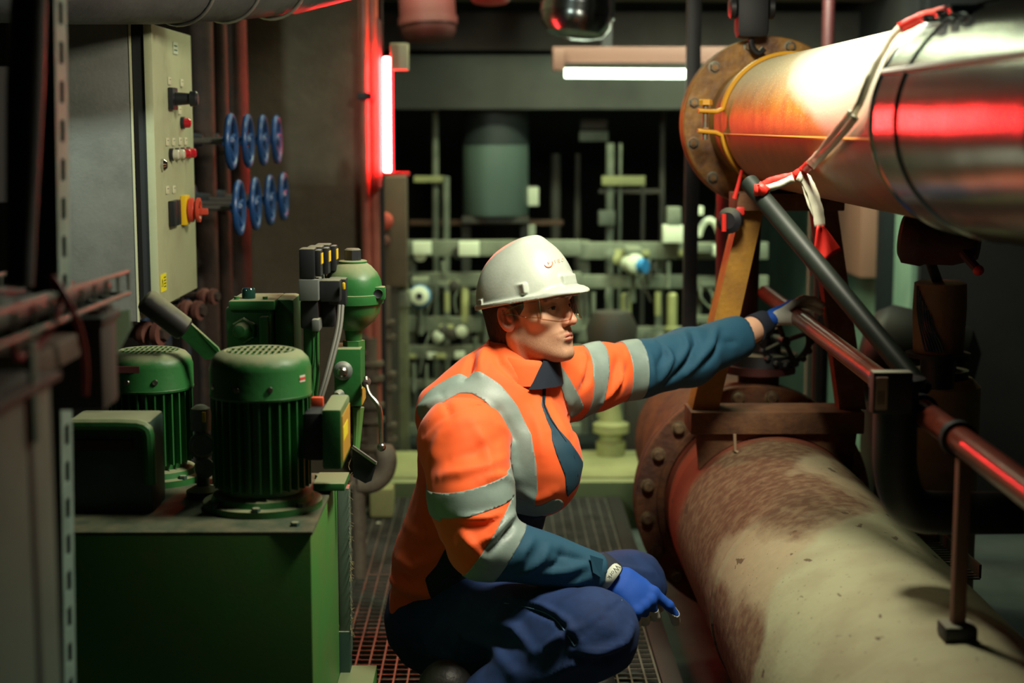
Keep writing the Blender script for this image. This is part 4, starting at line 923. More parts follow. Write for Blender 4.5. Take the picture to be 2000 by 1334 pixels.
def motor(px, Y, r, ztop, zbase, label, fins=True):
    c = at(px, 700, Y); x, y = c.x, Y; t = thing('electric_motor', (x, y, zbase), label, 'motor', 'green vertical motors')
    hc = .082*r/.09; zc0 = ztop-hc
    cov = MB().lathe((x, y, zc0), (0, 0, 1), [(0, r), (.004, r+.001), (.006, r), (hc*.62, r), (hc*.80, r*.95), (hc*.93, r*.84), (hc*.99, r*.70), (hc*.975, r*.66)], 64, caps=False).build('fan_cover', M_green, t)
    mb = MB(); rg = r*.66; n = 11
    for k in range(n):
        o = -rg+2*rg*(k+.5)/n; L = math.sqrt(max(rg*rg-o*o, 0)); mb.bx((x+o-rg*.042, y-L, ztop-.006), (x+o+rg*.042, y+L, ztop-.001))
    for o in (-.30, .30): L = rg*math.sqrt(1-o*o); mb.bx((x-L, y+o*rg-.003, ztop-.004), (x+L, y+o*rg+.003, ztop-.0005))
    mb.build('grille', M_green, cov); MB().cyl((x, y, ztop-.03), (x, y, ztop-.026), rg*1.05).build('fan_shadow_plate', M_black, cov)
    for a in (-1.9, -1.25, -2.6): MB().lathe((x+math.cos(a)*r*.99, y+math.sin(a)*r*.99, zc0+.022), (math.cos(a), math.sin(a), 0), [(0, .006), (.003, .005), (.004, 0)], 12).build('screw', M_steel, cov)
    if fins:
        z0 = zbase+.028; mb = MB(); mb.cyl((x, y, z0), (x, y, zc0+.01), r*.80, n=48); mb.build('housing', M_green, t)
        for k in range(30):
            a = 2*PI*k/30; d = V((math.cos(a), math.sin(a), 0)); R = Matrix.Rotation(a, 3, 'Z')
            if math.sin(a) > .55: continue
            MB().box(V((x, y, (z0+zc0)/2+.005))+d*r*.87, (r*.20, .003, zc0-z0-.012), R).build('cooling_fin', M_green, t)
        MB().lathe((x, y, zbase), (0, 0, 1), [(0, r*1.18), (.012, r*1.18), (.014, r*1.02), (.024, r*.98), (.028, r*.85)], 56).build('base_flange', M_green, t)
        for a in (-2.4, -.7, -1.55): MB().hexa((x+math.cos(a)*r*1.1, y+math.sin(a)*r*1.1, zbase+.012), (0, 0, 1), .008, .007).build('bolt', M_greend, t)
    return t
zA = at(508, 682, 2.78).z
mA = motor(508, 2.78, .0895, zA, zt, 'right green motor with slotted fan cover, pump below its terminal box')
mt = at(600, 740, 2.74); MB().bx((mt.x-.0165, mt.y-.045, mt.z-.006), (mt.x+.0005, mt.y-.02, mt.z+.006)).build('sticker', mat('white_sticker', (.6, .5, .45), .6), mA) if False else None
aa = math.radians(-28); cx, cy = at(508, 700, 2.78).x, 2.78; vs = []
for i in range(6):
    a = aa-.09+.18*i/5
    for z in (-.006, .006): vs.append((cx+math.cos(a)*.0902, cy+math.sin(a)*.0902, at(602, 737, 2.75).z+z))
MB().add(vs, [(2*i, 2*i+2, 2*i+3, 2*i+1) for i in range(5)]).build('maker_sticker', mat('sticker_white', (.6, .55, .45), .6), mA, 0)
MB().add([(V(v)+V((.0003*1, -.0003, (.0035 if k % 2 == 0 else -.0035)))) for k, v in enumerate(vs)], [(2*i, 2*i+2, 2*i+3, 2*i+1) for i in range(5)]).build('sticker_print', mat('print_red', (.5, .05, .04), .6), mA, 0)
# terminal box with yellow label
b0 = at(628, 800, 2.70); b1 = at(668, 918, 2.70)
tb = MB().bx((b0.x, 2.70, b1.z), (b1.x, 2.86, b0.z), .006).build('terminal_box', M_green, mA)
MB().bx((b0.x-.035, 2.73, b1.z+.01), (b0.x-.002, 2.83, b0.z-.012), .004).build('box_neck', M_black, tb); MB().bx((b0.x-.03, 2.80, b0.z-.015), (b0.x-.008, 2.815, b0.z+.004), .003).build('red_plug', mat('red_plug', (.7, .08, .03), .5), tb)
MB().bx((b1.x-.001, 2.71, b1.z+.012), (b1.x+.0012, 2.85, b0.z-.014)).build('orange_label', mat('orange_label', (.45, .26, .03), .5), tb)
MB().bx((b1.x, 2.72, b0.z-.060), (b1.x+.0018, 2.80, b0.z-.035)).build('yellow_label', mat('yellow_label', (.75, .65, .03), .5), tb)
zB = at(292, 682, 3.0).z
mB = motor(292, 3.0, .0815, zB, zt-.0, 'left green motor partly behind the dark hanging box', True)
c = at(245, 722, 2.92)
text_mesh('HYDAC', .014, (c.x, 2.913, c.z), (1, 0, 0), (0, 0, 1)).build('lettering', mat('dull_red_print', (.16, .015, .015), .6), mB) if False else None
MB().bx((c.x-.022, 2.9185, c.z-.006), (c.x+.026, 2.9215, c.z+.006)).build('maker_plate', mat('dull_red_plate', (.10, .02, .025), .6), mB)
# second terminal box: a green rimmed frame
f0 = at(160, 822, 2.72); f1 = at(300, 945, 2.72)
mb = MB(); r_ = .008
mb.tube([(f0.x-.03, 2.72, f0.z-.006), (f1.x-.03, 2.72, f0.z-.006), (f1.x-.01, 2.72, f0.z-.012), (f1.x-.006, 2.72, f0.z-.03), (f1.x-.006, 2.72, f1.z)], .011, 10, smooth=1)
fr = thing('rimmed_terminal_box', (f0.x, 2.75, f1.z-.05), 'dark terminal box with green rounded rim below the left motor', 'terminal box'); mb.build('rim', M_green, fr)
MB().bx((f0.x-.03, 2.728, f1.z-.06), (f1.x-.004, 2.84, f0.z-.002), .008).build('body', M_greend, fr); MB().bx((f0.x-.03, 2.722, f0.z-.052), (f1.x-.035, 2.727, f0.z-.035)).build('name_plate', M_rust, fr)
# gauge and valve chain between the motors
c = at(392, 808, 2.85); t = thing('oil_filter_valve', (c.x, c.y, zt), 'small dusty valve stack with yellow tag between the two motors', 'valve')
MB().lathe((c.x, c.y, c.z-.03), (0, 0, 1), [(0, .018), (.03, .019), (.04, .017), (.046, .008)], 20).build('cap', M_greyb, t); MB().bx((c.x+.006, c.y-.021, c.z-.012), (c.x+.012, c.y-.017, c.z+.006)).build('yellow_tag', M_yel, t)
MB().lathe((c.x, c.y-.0, c.z-.058), (.4, -1, 0), [(-.02, .012), (.0, .024), (.008, .025), (.010, .02), (.008, .018)], 28).build('dial', M_greyb, t); MB().lathe((c.x+.004, c.y, c.z-.10), (.3, -1, 0), [(-.02, .01), (0, .019), (.012, .018), (.014, .01)], 20).build('lower_dial', M_greyb, t)
MB().cyl((c.x, c.y+.005, zt), (c.x, c.y+.005, c.z-.02), .012).build('stem', M_greend, t); MB().lathe((c.x, c.y, zt), (0, 0, 1), [(0, .03), (.012, .03), (.02, .016)], 20).build('foot', M_greend, t)
# ---- pump lever
a, m_, e = at(280, 582, 2.93), at(362, 645, 2.95), at(432, 700, 2.97)
t = thing('pump_lever', e, 'hand pump lever with thick black grip sticking up between the motors', 'lever')
ax = (m_-a).normalized(); L = (m_-a).length
MB().lathe(a, ax, [(0, .012), (.003, .0195), (.01, .0235), (L-.004, .0235), (L, .020)], 24).build('grip', mat('black_rubber', (.014, .013, .013), .55, dust=.8, dustcol=(.2, .2, .12)), t)
MB().prism([at(350, 655, 2.94), at(372, 632, 2.94), at(425, 680, 2.96), at(436, 702, 2.97), at(400, 702, 2.96)], (0, .014, 0)).build('bar', M_green, t)
MB().bx((e.x-.02, e.y-.02, zt), (e.x+.015, e.y+.02, e.z-.01), .004).build('pivot_post', M_greend, t)

# ---- valve manifold left of the accumulator
def blockpx(mb, x0, y0, x1, y1, Y, d, bev=.003):
    a = at(x0, y0, Y); b = at(x1, y1, Y); mb.bx((a.x, Y, b.z), (b.x, Y+d, a.z), bev); return mb
t = thing('valve_manifold', at(500, 760, 3.1), 'green valve manifold with nuts behind the right motor', 'manifold')
blockpx(MB(), 440, 600, 532, 760, 3.08, .12, .006).build('body', M_green, t); blockpx(MB(), 446, 588, 536, 606, 3.07, .15).build('top_plate', M_green, t)
blockpx(MB(), 534, 584, 578, 770, 3.12, .12, .01).build('side_block', M_green, t); blockpx(MB(), 505, 620, 524, 700, 3.05, .05).build('ear', M_green, t)
c = at(476, 648, 3.06); MB().hexa(c+V((0, .02, 0)), (-.2, -1, .1), .026, .014).build('hex_nut', M_green, t); MB().lathe(c+V((-.002, .006, 0)), (-.25, -1, .1), [(0, .018), (.012, .017), (.02, .012), (.023, 0)], 20).build('dome_nut', M_green, t)
c = at(486, 588, 3.12); MB().lathe(c, (0, 0, 1), [(0, .0135), (.022, .0135), (.026, .011)], 20).build('sight_cap', mat('dark_clear_cap', (.01, .04, .03), .1, coat=1.), t)
for px in (462, 518): MB().cyl(at(px, 588, 3.1), at(px, 588, 3.1)+V((0, 0, .009)), .005, n=12).build('stud', M_green, t)
blockpx(MB(), 450, 760, 580, 1000, 3.1, .1).build('stand', M_greend, t)
t = thing('solenoid_valve', at(604, 700, 3.02), 'black solenoid valve stack with yellow labels left of the accumulator', 'valve')
for k in range(3):
    Yk = 3.0+.055*k; a = at(583, 486, 3.0); b = at(612, 545, 3.0); x0 = a.x+.009*k; MB().bx((x0, Yk, b.z), (x0+.030, Yk+.045, a.z), .004).build('coil', M_blk, t)
    MB().bx((x0+.030, Yk+.006, b.z+.004), (x0+.041, Yk+.040, a.z-.003), .003).build('coil_cap', M_blk, t); MB().bx((x0+.041, Yk+.008, a.z-.030), (x0+.0425, Yk+.038, a.z-.010)).build('yellow_label', M_yel, t)
blockpx(MB(), 583, 546, 622, 588, 3.0, .16, .002).build('grey_block', M_greyb, t)
blockpx(MB(), 624, 548, 664, 590, 3.02, .05, .003).build('connector', M_blk, t); blockpx(MB(), 640, 545, 676, 596, 3.06, .05, .003).build('connector', M_blk, t)
blockpx(MB(), 668, 552, 674, 566, 3.012, .008).build('yellow_label', M_yel, t); blockpx(MB(), 618, 588, 656, 640, 3.06, .05, .008).build('plug', M_blk, t)
blockpx(MB(), 586, 588, 622, 642, 3.02, .12, .004).build('lower_block', M_blk, t); blockpx(MB(), 592, 640, 612, 780, 3.03, .08).build('column', M_green, t); blockpx(MB(), 608, 624, 624, 648, 3.0, .05, .004).build('fitting', M_greyb, t)
for px, bx_ in ((612, 606), (620, 622)): MB().tube([at(px, 640, 3.02), at(px, 710, 3.02), at(bx_, 725, 3.03), at(bx_-6, 780, 3.05)], .0036, 8, smooth=2).build('small_pipe', M_green, t)
M_cable = mat('grey_cable', (.14, .14, .12), .6)
for k in (0, 1): MB().tube([at(663+6*k, 596, 3.05), at(660+6*k, 640, 3.03), at(645+6*k, 700, 3.0), at(632+5*k, 750, 2.98), at(616+4*k, 800, 2.97)], .0038, 8, smooth=2).build('cable', M_cable, t)
# ---- accumulator
c = at(690, 580, 3.15); x, y = c.x, 3.15; Z = lambda py: 1.32+(250-py)/3100*3.15
t = thing('accumulator', (x, y, Z(800)), 'dusty green domed accumulator with black cap on a square valve block', 'accumulator')
MB().lathe((x, y, 0), (0, 0, 1), [(Z(574), .0575), (Z(560), .0575), (Z(545), .0555), (Z(530), .048), (Z(517), .036), (Z(509), .024)], 56).build('dome', M_green, t)
MB().lathe((x, y, 0), (0, 0, 1), [(Z(592), .0555), (Z(590), .060), (Z(578), .061), (Z(572), .060), (Z(571), .0575)], 56).build('clamp_ring', M_green, t)
MB().lathe((x, y, 0), (0, 0, 1), [(Z(644), .018), (Z(638), .026), (Z(625), .042), (Z(608), .052), (Z(590), .0555)], 56).build('bowl', M_green, t)
MB().lathe((x, y, 0), (0, 0, 1), [(Z(511), .028), (Z(508), .0285), (Z(506), .026)], 40).build('cap_washer', M_green, t)
MB().lathe((x, y, 0), (0, 0, 1), [(Z(506), .0165), (Z(486), .0165), (Z(483), .013)], 8).build('black_cap', M_blk, t)
b = at(742, 572, 3.13); MB().box(b, (.022, .03, .026), None, .004).build('clamp_lug', M_green, t); MB().lathe(b+V((-.002, -.012, 0)), (0, -1, 0), [(0, .009), (.006, .009), (.004, .005)], 16).build('clamp_bolt', M_blk, t)
MB().lathe((x, y, 0), (0, 0, 1), [(Z(682), .014), (Z(668), .016), (Z(644), .018)], 24).build('neck', M_green, t); MB().lathe((x, y, 0), (0, 0, 1), [(Z(682), .022), (Z(664), .022)], 6).build('hex_nut', M_green, t)
a = at(652, 682, 3.1); b = at(702, 794, 3.1); MB().bx((a.x, 3.1, b.z), (b.x+.004, 3.2, a.z), .003).build('valve_block', M_green, t)
MB().bx((b.x+.004, 3.105, b.z+.002), (b.x+.0055, 3.19, b.z+.035)).build('orange_label', MATS['orange_label'], t)
c = at(670, 724, 3.1); MB().lathe(c+V((0, .002, 0)), (0, -1, 0), [(0, .019), (.006, .019), (.010, .014), (.012, .011)], 28).build('gauge_port', M_greyb, t); MB().lathe(c+V((0, -.01, 0)), (0, -1, .0), [(0, .011), (.010, .010), (.014, .006), (.015, 0)], 20).build('steel_dome', M_steel, t)
c = at(664, 770, 3.1); MB().lathe(c, (-.3, -1, 0), [(0, .010), (.012, .010), (.018, .006)], 16).build('plug', M_greyb, t)
MB().tube([at(700, 795, 3.12), at(698, 840, 3.12), at(694, 900, 3.1)], [.012, .009, .006], 10, smooth=1).build('drain_pipe', M_greenp, t)
MB().tube([at(715, 737, 3.08), at(718, 768, 3.06), at(738, 788, 3.05), at(743, 805, 3.05), at(745, 868, 3.05)], [.0045, .0045, .005, .005, .005], 10, smooth=2).build('valve_handle', M_steel, t)
MB().lathe(at(717, 745, 3.1)+V((0, 0, 0)), (0, -1, 0), [(0, .008), (.03, .008), (.034, .005)], 14).build('handle_boss', M_rust, t); MB().sphere(at(745, 873, 3.05), .0088).build('handle_knob', M_steel, t)
# strap and small cradle on the right of the terminal box
a, b = at(688, 872, 2.98), at(735, 905, 2.98); t = thing('junction_plate', b, 'tilted dark plate with pale edge right of the terminal box', 'bracket')
MB().tube([a, b], .0035, 8).build('edge_rod', M_steel, t); MB().prism([a+V((0, .004, -.003)), b+V((0, .004, -.003)), b+V((-.01, .004, -.035)), b+V((-.022, .004, -.04)), a+V((.0, .004, -.06))], (0, .01, 0)).build('plate', M_blk, t)
# ================================================================== right side: upper pipe
M_orpipe = bpy.data.materials.new('orange_pipe_paint')
def pipe_paint(m):
    m.use_nodes = True; nt = m.node_tree; N = nt.nodes; L = nt.links; b = N['Principled BSDF']; b.inputs['Roughness'].default_value = .45
    tc = N.new('ShaderNodeTexCoord'); sp = N.new('ShaderNodeSeparateXYZ'); L.new(tc.outputs['Object'], sp.inputs[0])
    def nz(s, d=6, src=None): n = N.new('ShaderNodeTexNoise'); n.inputs['Scale'].default_value = s; n.inputs['Detail'].default_value = d; L.new(src or tc.outputs['Object'], n.inputs[0]); return n.outputs[0]
    def mth(op, a, c, d=None, cl=False):
        x = N.new('ShaderNodeMath'); x.operation = op; x.use_clamp = cl
        for i, v in enumerate((a, c, d)):
            if v is None: continue
            if isinstance(v, (int, float)): x.inputs[i].default_value = v
            else: L.new(v, x.inputs[i])
        return x.outputs[0]
    def mr(v, a, c, lo=0., hi=1.): x = N.new('ShaderNodeMapRange'); L.new(v, x.inputs[0]); x.inputs[1].default_value = a; x.inputs[2].default_value = c; x.inputs[3].default_value = lo; x.inputs[4].default_value = hi; return x.outputs[0]
    def mix(f, a, c):
        x = N.new('ShaderNodeMix'); x.data_type = 'RGBA'; L.new(f, x.inputs[0])
        for i, v in ((6, a), (7, c)):
            if isinstance(v, tuple): x.inputs[i].default_value = (*v, 1)
            else: L.new(v, x.inputs[i])
        return x.outputs[2]
    return nt, N, L, b, tc, sp, nz, mth, mr, mix
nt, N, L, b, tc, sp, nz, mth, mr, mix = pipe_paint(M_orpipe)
# z of the object frame is measured from the pipe axis (origin set on the axis)
base = mix(mr(nz(14), .4, .65), (.52, .22, .018), (.38, .13, .012))
z = sp.outputs[2]; y = sp.outputs[1]
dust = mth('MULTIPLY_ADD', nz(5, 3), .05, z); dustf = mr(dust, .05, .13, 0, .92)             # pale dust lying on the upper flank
patch = mth('MULTIPLY_ADD', nz(2.2, 3), .10, mth('MULTIPLY_ADD', y, -.26, z)); lampf = mr(patch, .165, .19, 0, .95)       # pool of lamp light painted on as a white patch
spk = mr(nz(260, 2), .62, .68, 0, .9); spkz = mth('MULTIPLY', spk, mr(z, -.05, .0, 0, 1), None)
c = mix(dustf, base, (.36, .32, .19)); c = mix(lampf, c, (.44, .42, .34)); c = mix(spkz, c, (.62, .54, .36)); c = mix(mr(z, .02, -.03, 0, .55), c, (.10, .045, .02))  # last mix browns the lower flank, painting in its unlit side
L.new(c, b.inputs['Base Color']); L.new(mr(dustf, 0, 1, .42, .8), b.inputs['Roughness'])
bp = N.new('ShaderNodeBump'); bp.inputs['Strength'].default_value = .35; bp.inputs['Distance'].default_value = .002; L.new(nz(240, 3), bp.inputs['Height']); L.new(bp.outputs[0], b.inputs['Normal'])
M_yflange = mat('ochre_flange_paint', (.42, .20, .025), .5, col2=(.14, .055, .018), nscale=9, bump=.2, bscale=60)
M_yfit = mat('yellow_clamp_paint', (.62, .30, .02), .4); M_bolt = mat('dull_bolt', (.16, .17, .13), .5, .6, col2=(.22, .12, .06), nscale=60)
UC = at(1500, 240, 4.25); UD = ray(936, 244); UD = UD/UD.y
up = lambda Y: UC+UD*(Y-4.25)
ru = 120/3100*4.25
t = thing('orange_pipe', up(3.4), 'large orange pipe with dusty top, painted lamplight patch and ochre bolted flange, upper right', 'pipe')
A = up(3.99); B = up(2.36)
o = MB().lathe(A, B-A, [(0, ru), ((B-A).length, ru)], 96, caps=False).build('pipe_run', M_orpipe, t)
MB().lathe(up(4.28), up(3.9)-up(4.28), [(0, ru*.965), (.30, ru*.965)], 72, caps=False).build('neck', M_yflange, t)
MB().ring(up(4.28), up(4.2)-up(4.28), .032, 165/3100*4.25, ru*.9, 96, .003).build('flange', M_yflange, t)
MB().ring(up(4.33), up(4.2)-up(4.28), .03, 165/3100*4.25, ru*.5, 96, .003).build('rear_flange', M_yflange, t)
for k in range(12):
    a = math.radians(15+30*k); rb = 150/3100*4.25; pc = up(4.25)+V((math.cos(a)*rb, -.001, math.sin(a)*rb))
    MB().lathe(pc, (0, -1, 0), [(0, .017), (.003, .017), (.0035, .0125)], 20).build('washer', M_bolt, t); MB().hexa(pc+V((0, -.003, 0)), (0, -1, 0), .0125, .012).build('bolt', M_bolt, t)
    MB().cyl(pc+V((0, -.014, 0)), pc+V((0, -.020, 0)), .006, n=12).build('bolt_tip', M_yflange, t)
# weld seam along the flank, a shade proud of the pipe
sa = math.radians(180+10); dv = V((math.cos(sa), 0, math.sin(sa)))
MB().tube([up(3.95)+dv*ru*1.0, up(2.4)+dv*ru*1.0], .0028, 8).build('seam_bead', mat('seam_orange', (.6, .16, .02), .5), t)
# elbow and riser behind the flange
MB().tube([up(4.34), up(4.46), up(4.56)+V((0, 0, -.05)), up(4.58)+V((-.02, 0, -.2)), V((up(4.58).x-.02, 4.58, .62))], [.12, .12, .10, .075, .062, .062], 32, smooth=2).build('elbow', M_rustred, t)
# clamp with two ears
Yk = 3.96; ck = up(Yk)
R1 = ru+.005
def cr(a, r=R1, dy=0): return ck+V((math.cos(a)*r, dy, math.sin(a)*r))
ta, tb_ = math.radians(172), math.radians(186)
cl = thing('pipe_clamp', ck+V((-ru, 0, 0)), 'yellow two-eared clamp round the orange pipe next to its flange', 'clamp')
mb = MB(); pts = [cr(ta)+V((-.058, 0, .006)), cr(ta)+V((-.012, 0, .004))]+[cr(a) for a in np.linspace(ta-.06, math.radians(10), 40)]
for dy in (-.010, -.0033, .0033, .010): mb.tube([p+V((0, dy, 0)) for p in pts], .0055, 8)
mb.build('upper_band', M_yfit, cl); mb = MB(); pts = [cr(tb_)+V((-.058, 0, -.002)), cr(tb_)+V((-.014, 0, -.006))]+[cr(a) for a in np.linspace(tb_+.08, math.radians(350), 40)]
for dy in (-.010, -.0033, .0033, .010): mb.tube([p+V((0, dy, 0)) for p in pts], .0055, 8)
mb.build('lower_band', M_yfit, cl); p = cr(ta)+V((-.040, 0, .02)); MB().cyl(p, p+V((0, 0, -.085)), .007).build('clamp_bolt', M_bolt, cl); MB().hexa(p, (0, 0, 1), .017, .014).build('bolt_head', M_yfit, cl); MB().hexa(p+V((0, 0, -.055)), (0, 0, -1), .014, .012).build('nut', M_yflange, cl)
# silver cladding
t = thing('silver_clad_pipe', up(1.6), 'shiny silver clad pipe at top right, joined to the orange pipe', 'pipe')
A, B = up(2.44), up(.55); Lc = (B-A).length
MB().lathe(A, B-A, [(0, ru), (.002, ru+.010), (.012, ru+.0115), (.018, ru+.008), (.022, ru+.008), (.04, ru+.008), (Lc*.5, ru+.008), (Lc, ru+.008)], 96, caps=False).build('cladding', M_silver, t)
for y_ in (2.30, 1.75, 1.2): MB().ring(up(y_), B-A, .016, ru+.0115, ru+.006, 96, .003).build('seam_band', M_silver, t)
sa = math.radians(155); dv = V((math.cos(sa), 0, math.sin(sa))); MB().tube([up(2.42)+dv*(ru+.008), up(.6)+dv*(ru+.008)], .0055, 8).build('long_seam', mat('rough_seam_metal', (.6, .6, .58), .5, .3), t)
bh = BVHTree.FromPolygons([V((math.cos(2*PI*i/96)*(ru+.012), 0, math.sin(2*PI*i/96)*(ru+.012)))+up(y_) for y_ in (4.2, .6) for i in range(96)], [(i, (i+1) % 96, 96+(i+1) % 96, 96+i) for i in range(96)])
def on_pipe(px, py, off=.004):
    h = bh.ray_cast(C0, ray(px, py).normalized()); return h[0]-ray(px, py).normalized()*off if h[0] else None
for q in (1835, 1862, 1888):
    p = on_pipe(q, 42-(q-1835)*.35, 0) 
    if p: MB().box(p+V((0, 0, .004)), (.05, .02, .012), None, .004).build('toggle_latch', M_silver, t)

# ---- grey prop bar and barrier tape
a, b = at(1463, 356, 3.05), at(1803, 764, 2.61)
M_prop = mat('grey_green_prop_paint', (.014, .020, .015), .5, .0, col2=(.010, .014, .011), nscale=14, spec=.2)
t = thing('prop_bar', b, 'grey-green round bar leaning from the rail clamp to the tape knot', 'bar')
MB().ring(a, b-a, (b-a).length, .0175, .0145, 28, .001).build('bar', M_prop, t)
M_tw = mat('white_tape', (.62, .60, .46), .4); M_tr = mat('red_tape', (.75, .03, .02), .45)
def ribbon(mb, pts, wv, n=0):
    """flat strip following pts; wv = half width vectors"""
    vs = []; fs = []
    for p, w_ in zip(pts, wv): vs += [p-w_, p+w_]
    for i in range(len(pts)-1): fs.append((2*i, 2*i+2, 2*i+3, 2*i+1))
    return mb.add(vs, fs)
def rib(name, pxs, m, par, wid=.014, twist=0.):
    pts = []; out = []
    for p in pxs:          # the tape lies on the pipe wherever it would otherwise cut into it
        if not isinstance(p, V):
            q = on_pipe(p[0], p[1], .012); p = q if q is not None and q.y < p[2] else at(*p)
        pts.append(p)
    for a_, b_ in zip(pts, pts[1:]):
        for s in range(4): out.append(a_.lerp(b_, s/4))
    out.append(pts[-1]); wv = []
    for i, p in enumerate(out):
        d = (out[min(i+1, len(out)-1)]-out[max(i-1, 0)]).normalized(); s = d.cross((C0-p).normalized()).normalized(); f = (C0-p).normalized(); a_ = twist*math.sin(i*1.1)
        wv.append((s*math.cos(a_)+f*math.sin(a_))*wid*(1+.05*math.sin(i*2.3)))
    o = ribbon(MB(), out, wv).build(name, m, par, 0); md = o.modifiers.new('t', 'SOLIDIFY'); md.thickness = .0022; return o
t = thing('barrier_tape', at(1570, 330, 3.0), 'red and white barrier tape slung from the silver pipe to the prop bar', 'tape')
P1 = [on_pipe(*q) for q in ((1850, 22), (1800, 34), (1757, 55))]; P2 = [on_pipe(*q) for q in ((1757, 55), (1738, 75), (1715, 115), (1697, 155), (1680, 200), (1668, 222))]
if all(P1): rib('red_length', P1, M_tr, t, .009)
if all(P2): rib('white_length', P2, M_tw, t, .006)
rib('white_length', [P2[-1], (1640, 255, 2.72), (1605, 300, 2.85), (1583, 322, 2.95)], M_tw, t, .010, .08)
rib('white_length', [(1672, 228, 2.66), (1655, 250, 2.72), (1620, 290, 2.85), (1590, 315, 2.93)], M_tw, t, .006, .1)
rib('red_length', [(1583, 320, 2.95), (1568, 334, 2.98), (1552, 344, 2.99)], M_tr, t, .009, .1)
rib('red_length', [(1552, 344, 2.99), (1530, 348, 3.0), (1505, 354, 3.01), (1492, 362, 3.015)], M_tr, t, .008, .1)
rib('white_length', [(1550, 348, 2.985), (1525, 360, 2.99), (1500, 368, 3.0), (1488, 370, 3.01)], M_tw, t, .007, .1)
rib('red_length', [(1494, 362, 3.0), (1486, 372, 2.99), (1474, 371, 3.0)], M_tr, t, .011)
rib('white_length', [(1560, 342, 2.98), (1575, 350, 2.97), (1588, 378, 2.95), (1598, 412, 2.93), (1602, 445, 2.92)], M_tw, t, .010, .15)
rib('white_length', [(1562, 345, 2.985), (1572, 360, 2.975), (1582, 395, 2.955), (1596, 425, 2.935)], M_tw, t, .006, .1)
# hanging red end, a crumpled sheet
vs = []; fs = []; nn = 9; top = at(1603, 442, 2.92)
for j in range(9):
    tt = j/8
    for i in range(nn):
        u = i/(nn-1); pxx = 1596+tt*(-14)+u*(12+tt*50); pyy = 440+tt*(100-52*u**.7); p = at(pxx, pyy, 2.92-.006*math.sin(u*9+tt*3)-.012*math.sin(u*4)*tt); vs.append(p)
for j in range(8):
    for i in range(nn-1): fs.append((j*nn+i, j*nn+i+1, (j+1)*nn+i+1, (j+1)*nn+i))
o = MB().add(vs, fs).build('red_end', M_tr, t, 0); md = o.modifiers.new('t', 'SOLIDIFY'); md.thickness = .001

# ================================================================== lower pipe
Yf = 4.2; LC = at(1470, 980, Yf); rl = 180/3100*Yf; Rl = 235/3100*Yf
M_low = bpy.data.materials.new('flaking_cream_lagging'); nt, N, L, b, tc, sp, nz, mth, mr, mix = pipe_paint(M_low)
y = sp.outputs[1]; x = sp.outputs[0]; z = sp.outputs[2]
mp = N.new('ShaderNodeMapping'); mp.inputs['Scale'].default_value = (1, .45, 1); mp.inputs['Rotation'].default_value = (0, .5, .6); L.new(tc.outputs['Object'], mp.inputs[0])
n1 = nz(3.2, 7, mp.outputs[0]); 
brown = mix(mr(nz(45, 5), .4, .65), (.115, .06, .035), (.19, .125, .07)); cream = mix(mr(nz(9, 6), .42, .68), (.31, .30, .185), (.26, .235, .145))
# y runs from 0 (near the camera) to 3.4 at the flange; cream starts along a ragged edge that climbs to the right
e = mth('ADD', mth('MULTIPLY', n1, .55, None), mth('ADD', mth('MULTIPLY', y, -1., None), mth('MULTIPLY', x, 1.25, None), None), None)
f1 = mr(e, -2.16, -2.12); f2a = mr(e, -2.72, -2.66); f2b = mr(n1, .50, .56)
band2 = mth('MULTIPLY', f2a, mth('MULTIPLY', f2b, .75, None), None)
c = mix(band2, brown, (.34, .29, .18)); c = mix(f1, c, cream)
c = mix(mr(mth('MULTIPLY_ADD', n1, .3, y), 3.34, 3.42), c, (.26, .055, .03))
c = mix(mr(nz(120, 2), .70, .73, 0, .8), c, (.05, .035, .02)); c = mix(mr(nz(26, 3, mp.outputs[0]), .69, .71, 0, .85), c, (.08, .05, .03))
L.new(c, b.inputs['Base Color']); b.inputs['Roughness'].default_value = .85; b.inputs['Specular IOR Level'].default_value = .25
hgt = mth('ADD', mth('MULTIPLY', f1, .6, None), mth('MULTIPLY', nz(70, 6), .5, None), None)
bp = N.new('ShaderNodeBump'); bp.inputs['Strength'].default_value = .5; bp.inputs['Distance'].default_value = .004; L.new(hgt, bp.inputs['Height']); L.new(bp.outputs[0], b.inputs['Normal'])
lowd = ray(968, 250); lowd = V((0, 1, 0))
lp = lambda Y: V((LC.x, Y, LC.z))
t = thing('lagged_pipe', V((LC.x, .6, LC.z)), 'huge flaking cream and brown lagged pipe at bottom right with a rusty bolted flange', 'pipe')
prof = [(0, rl-.004), (.16, rl-.004), (.165, rl), (.175, rl), (.95, rl), (.96, rl), (.965, rl+.0035), (.985, rl+.0035), (.99, rl), (1.0, rl), (1.89, rl), (1.90, rl), (1.905, rl+.001), (1.912, rl-.002), (1.92, rl+.001), (1.925, rl), (1.94, rl), (3.64, rl)]
MB().lathe(lp(4.19), (0, -1, 0), prof, 128, caps=False).build('lagging', M_low, t, 60)
M_rflange = mat('rusty_flange', (.16, .062, .022), .75, col2=(.075, .03, .02), nscale=12, bump=.5, bscale=50)
MB().ring(lp(4.235), (0, -1, 0), .035, Rl, rl*.9, 128, .003).build('flange', M_rflange, t); MB().ring(lp(4.28), (0, -1, 0), .035, Rl, rl*.5, 128, .003).build('rear_flange', M_rflange, t)
MB().ring(lp(4.205), (0, -1, 0), .02, rl+.018, rl, 96, .004).build('weld_collar', M_rflange, t)
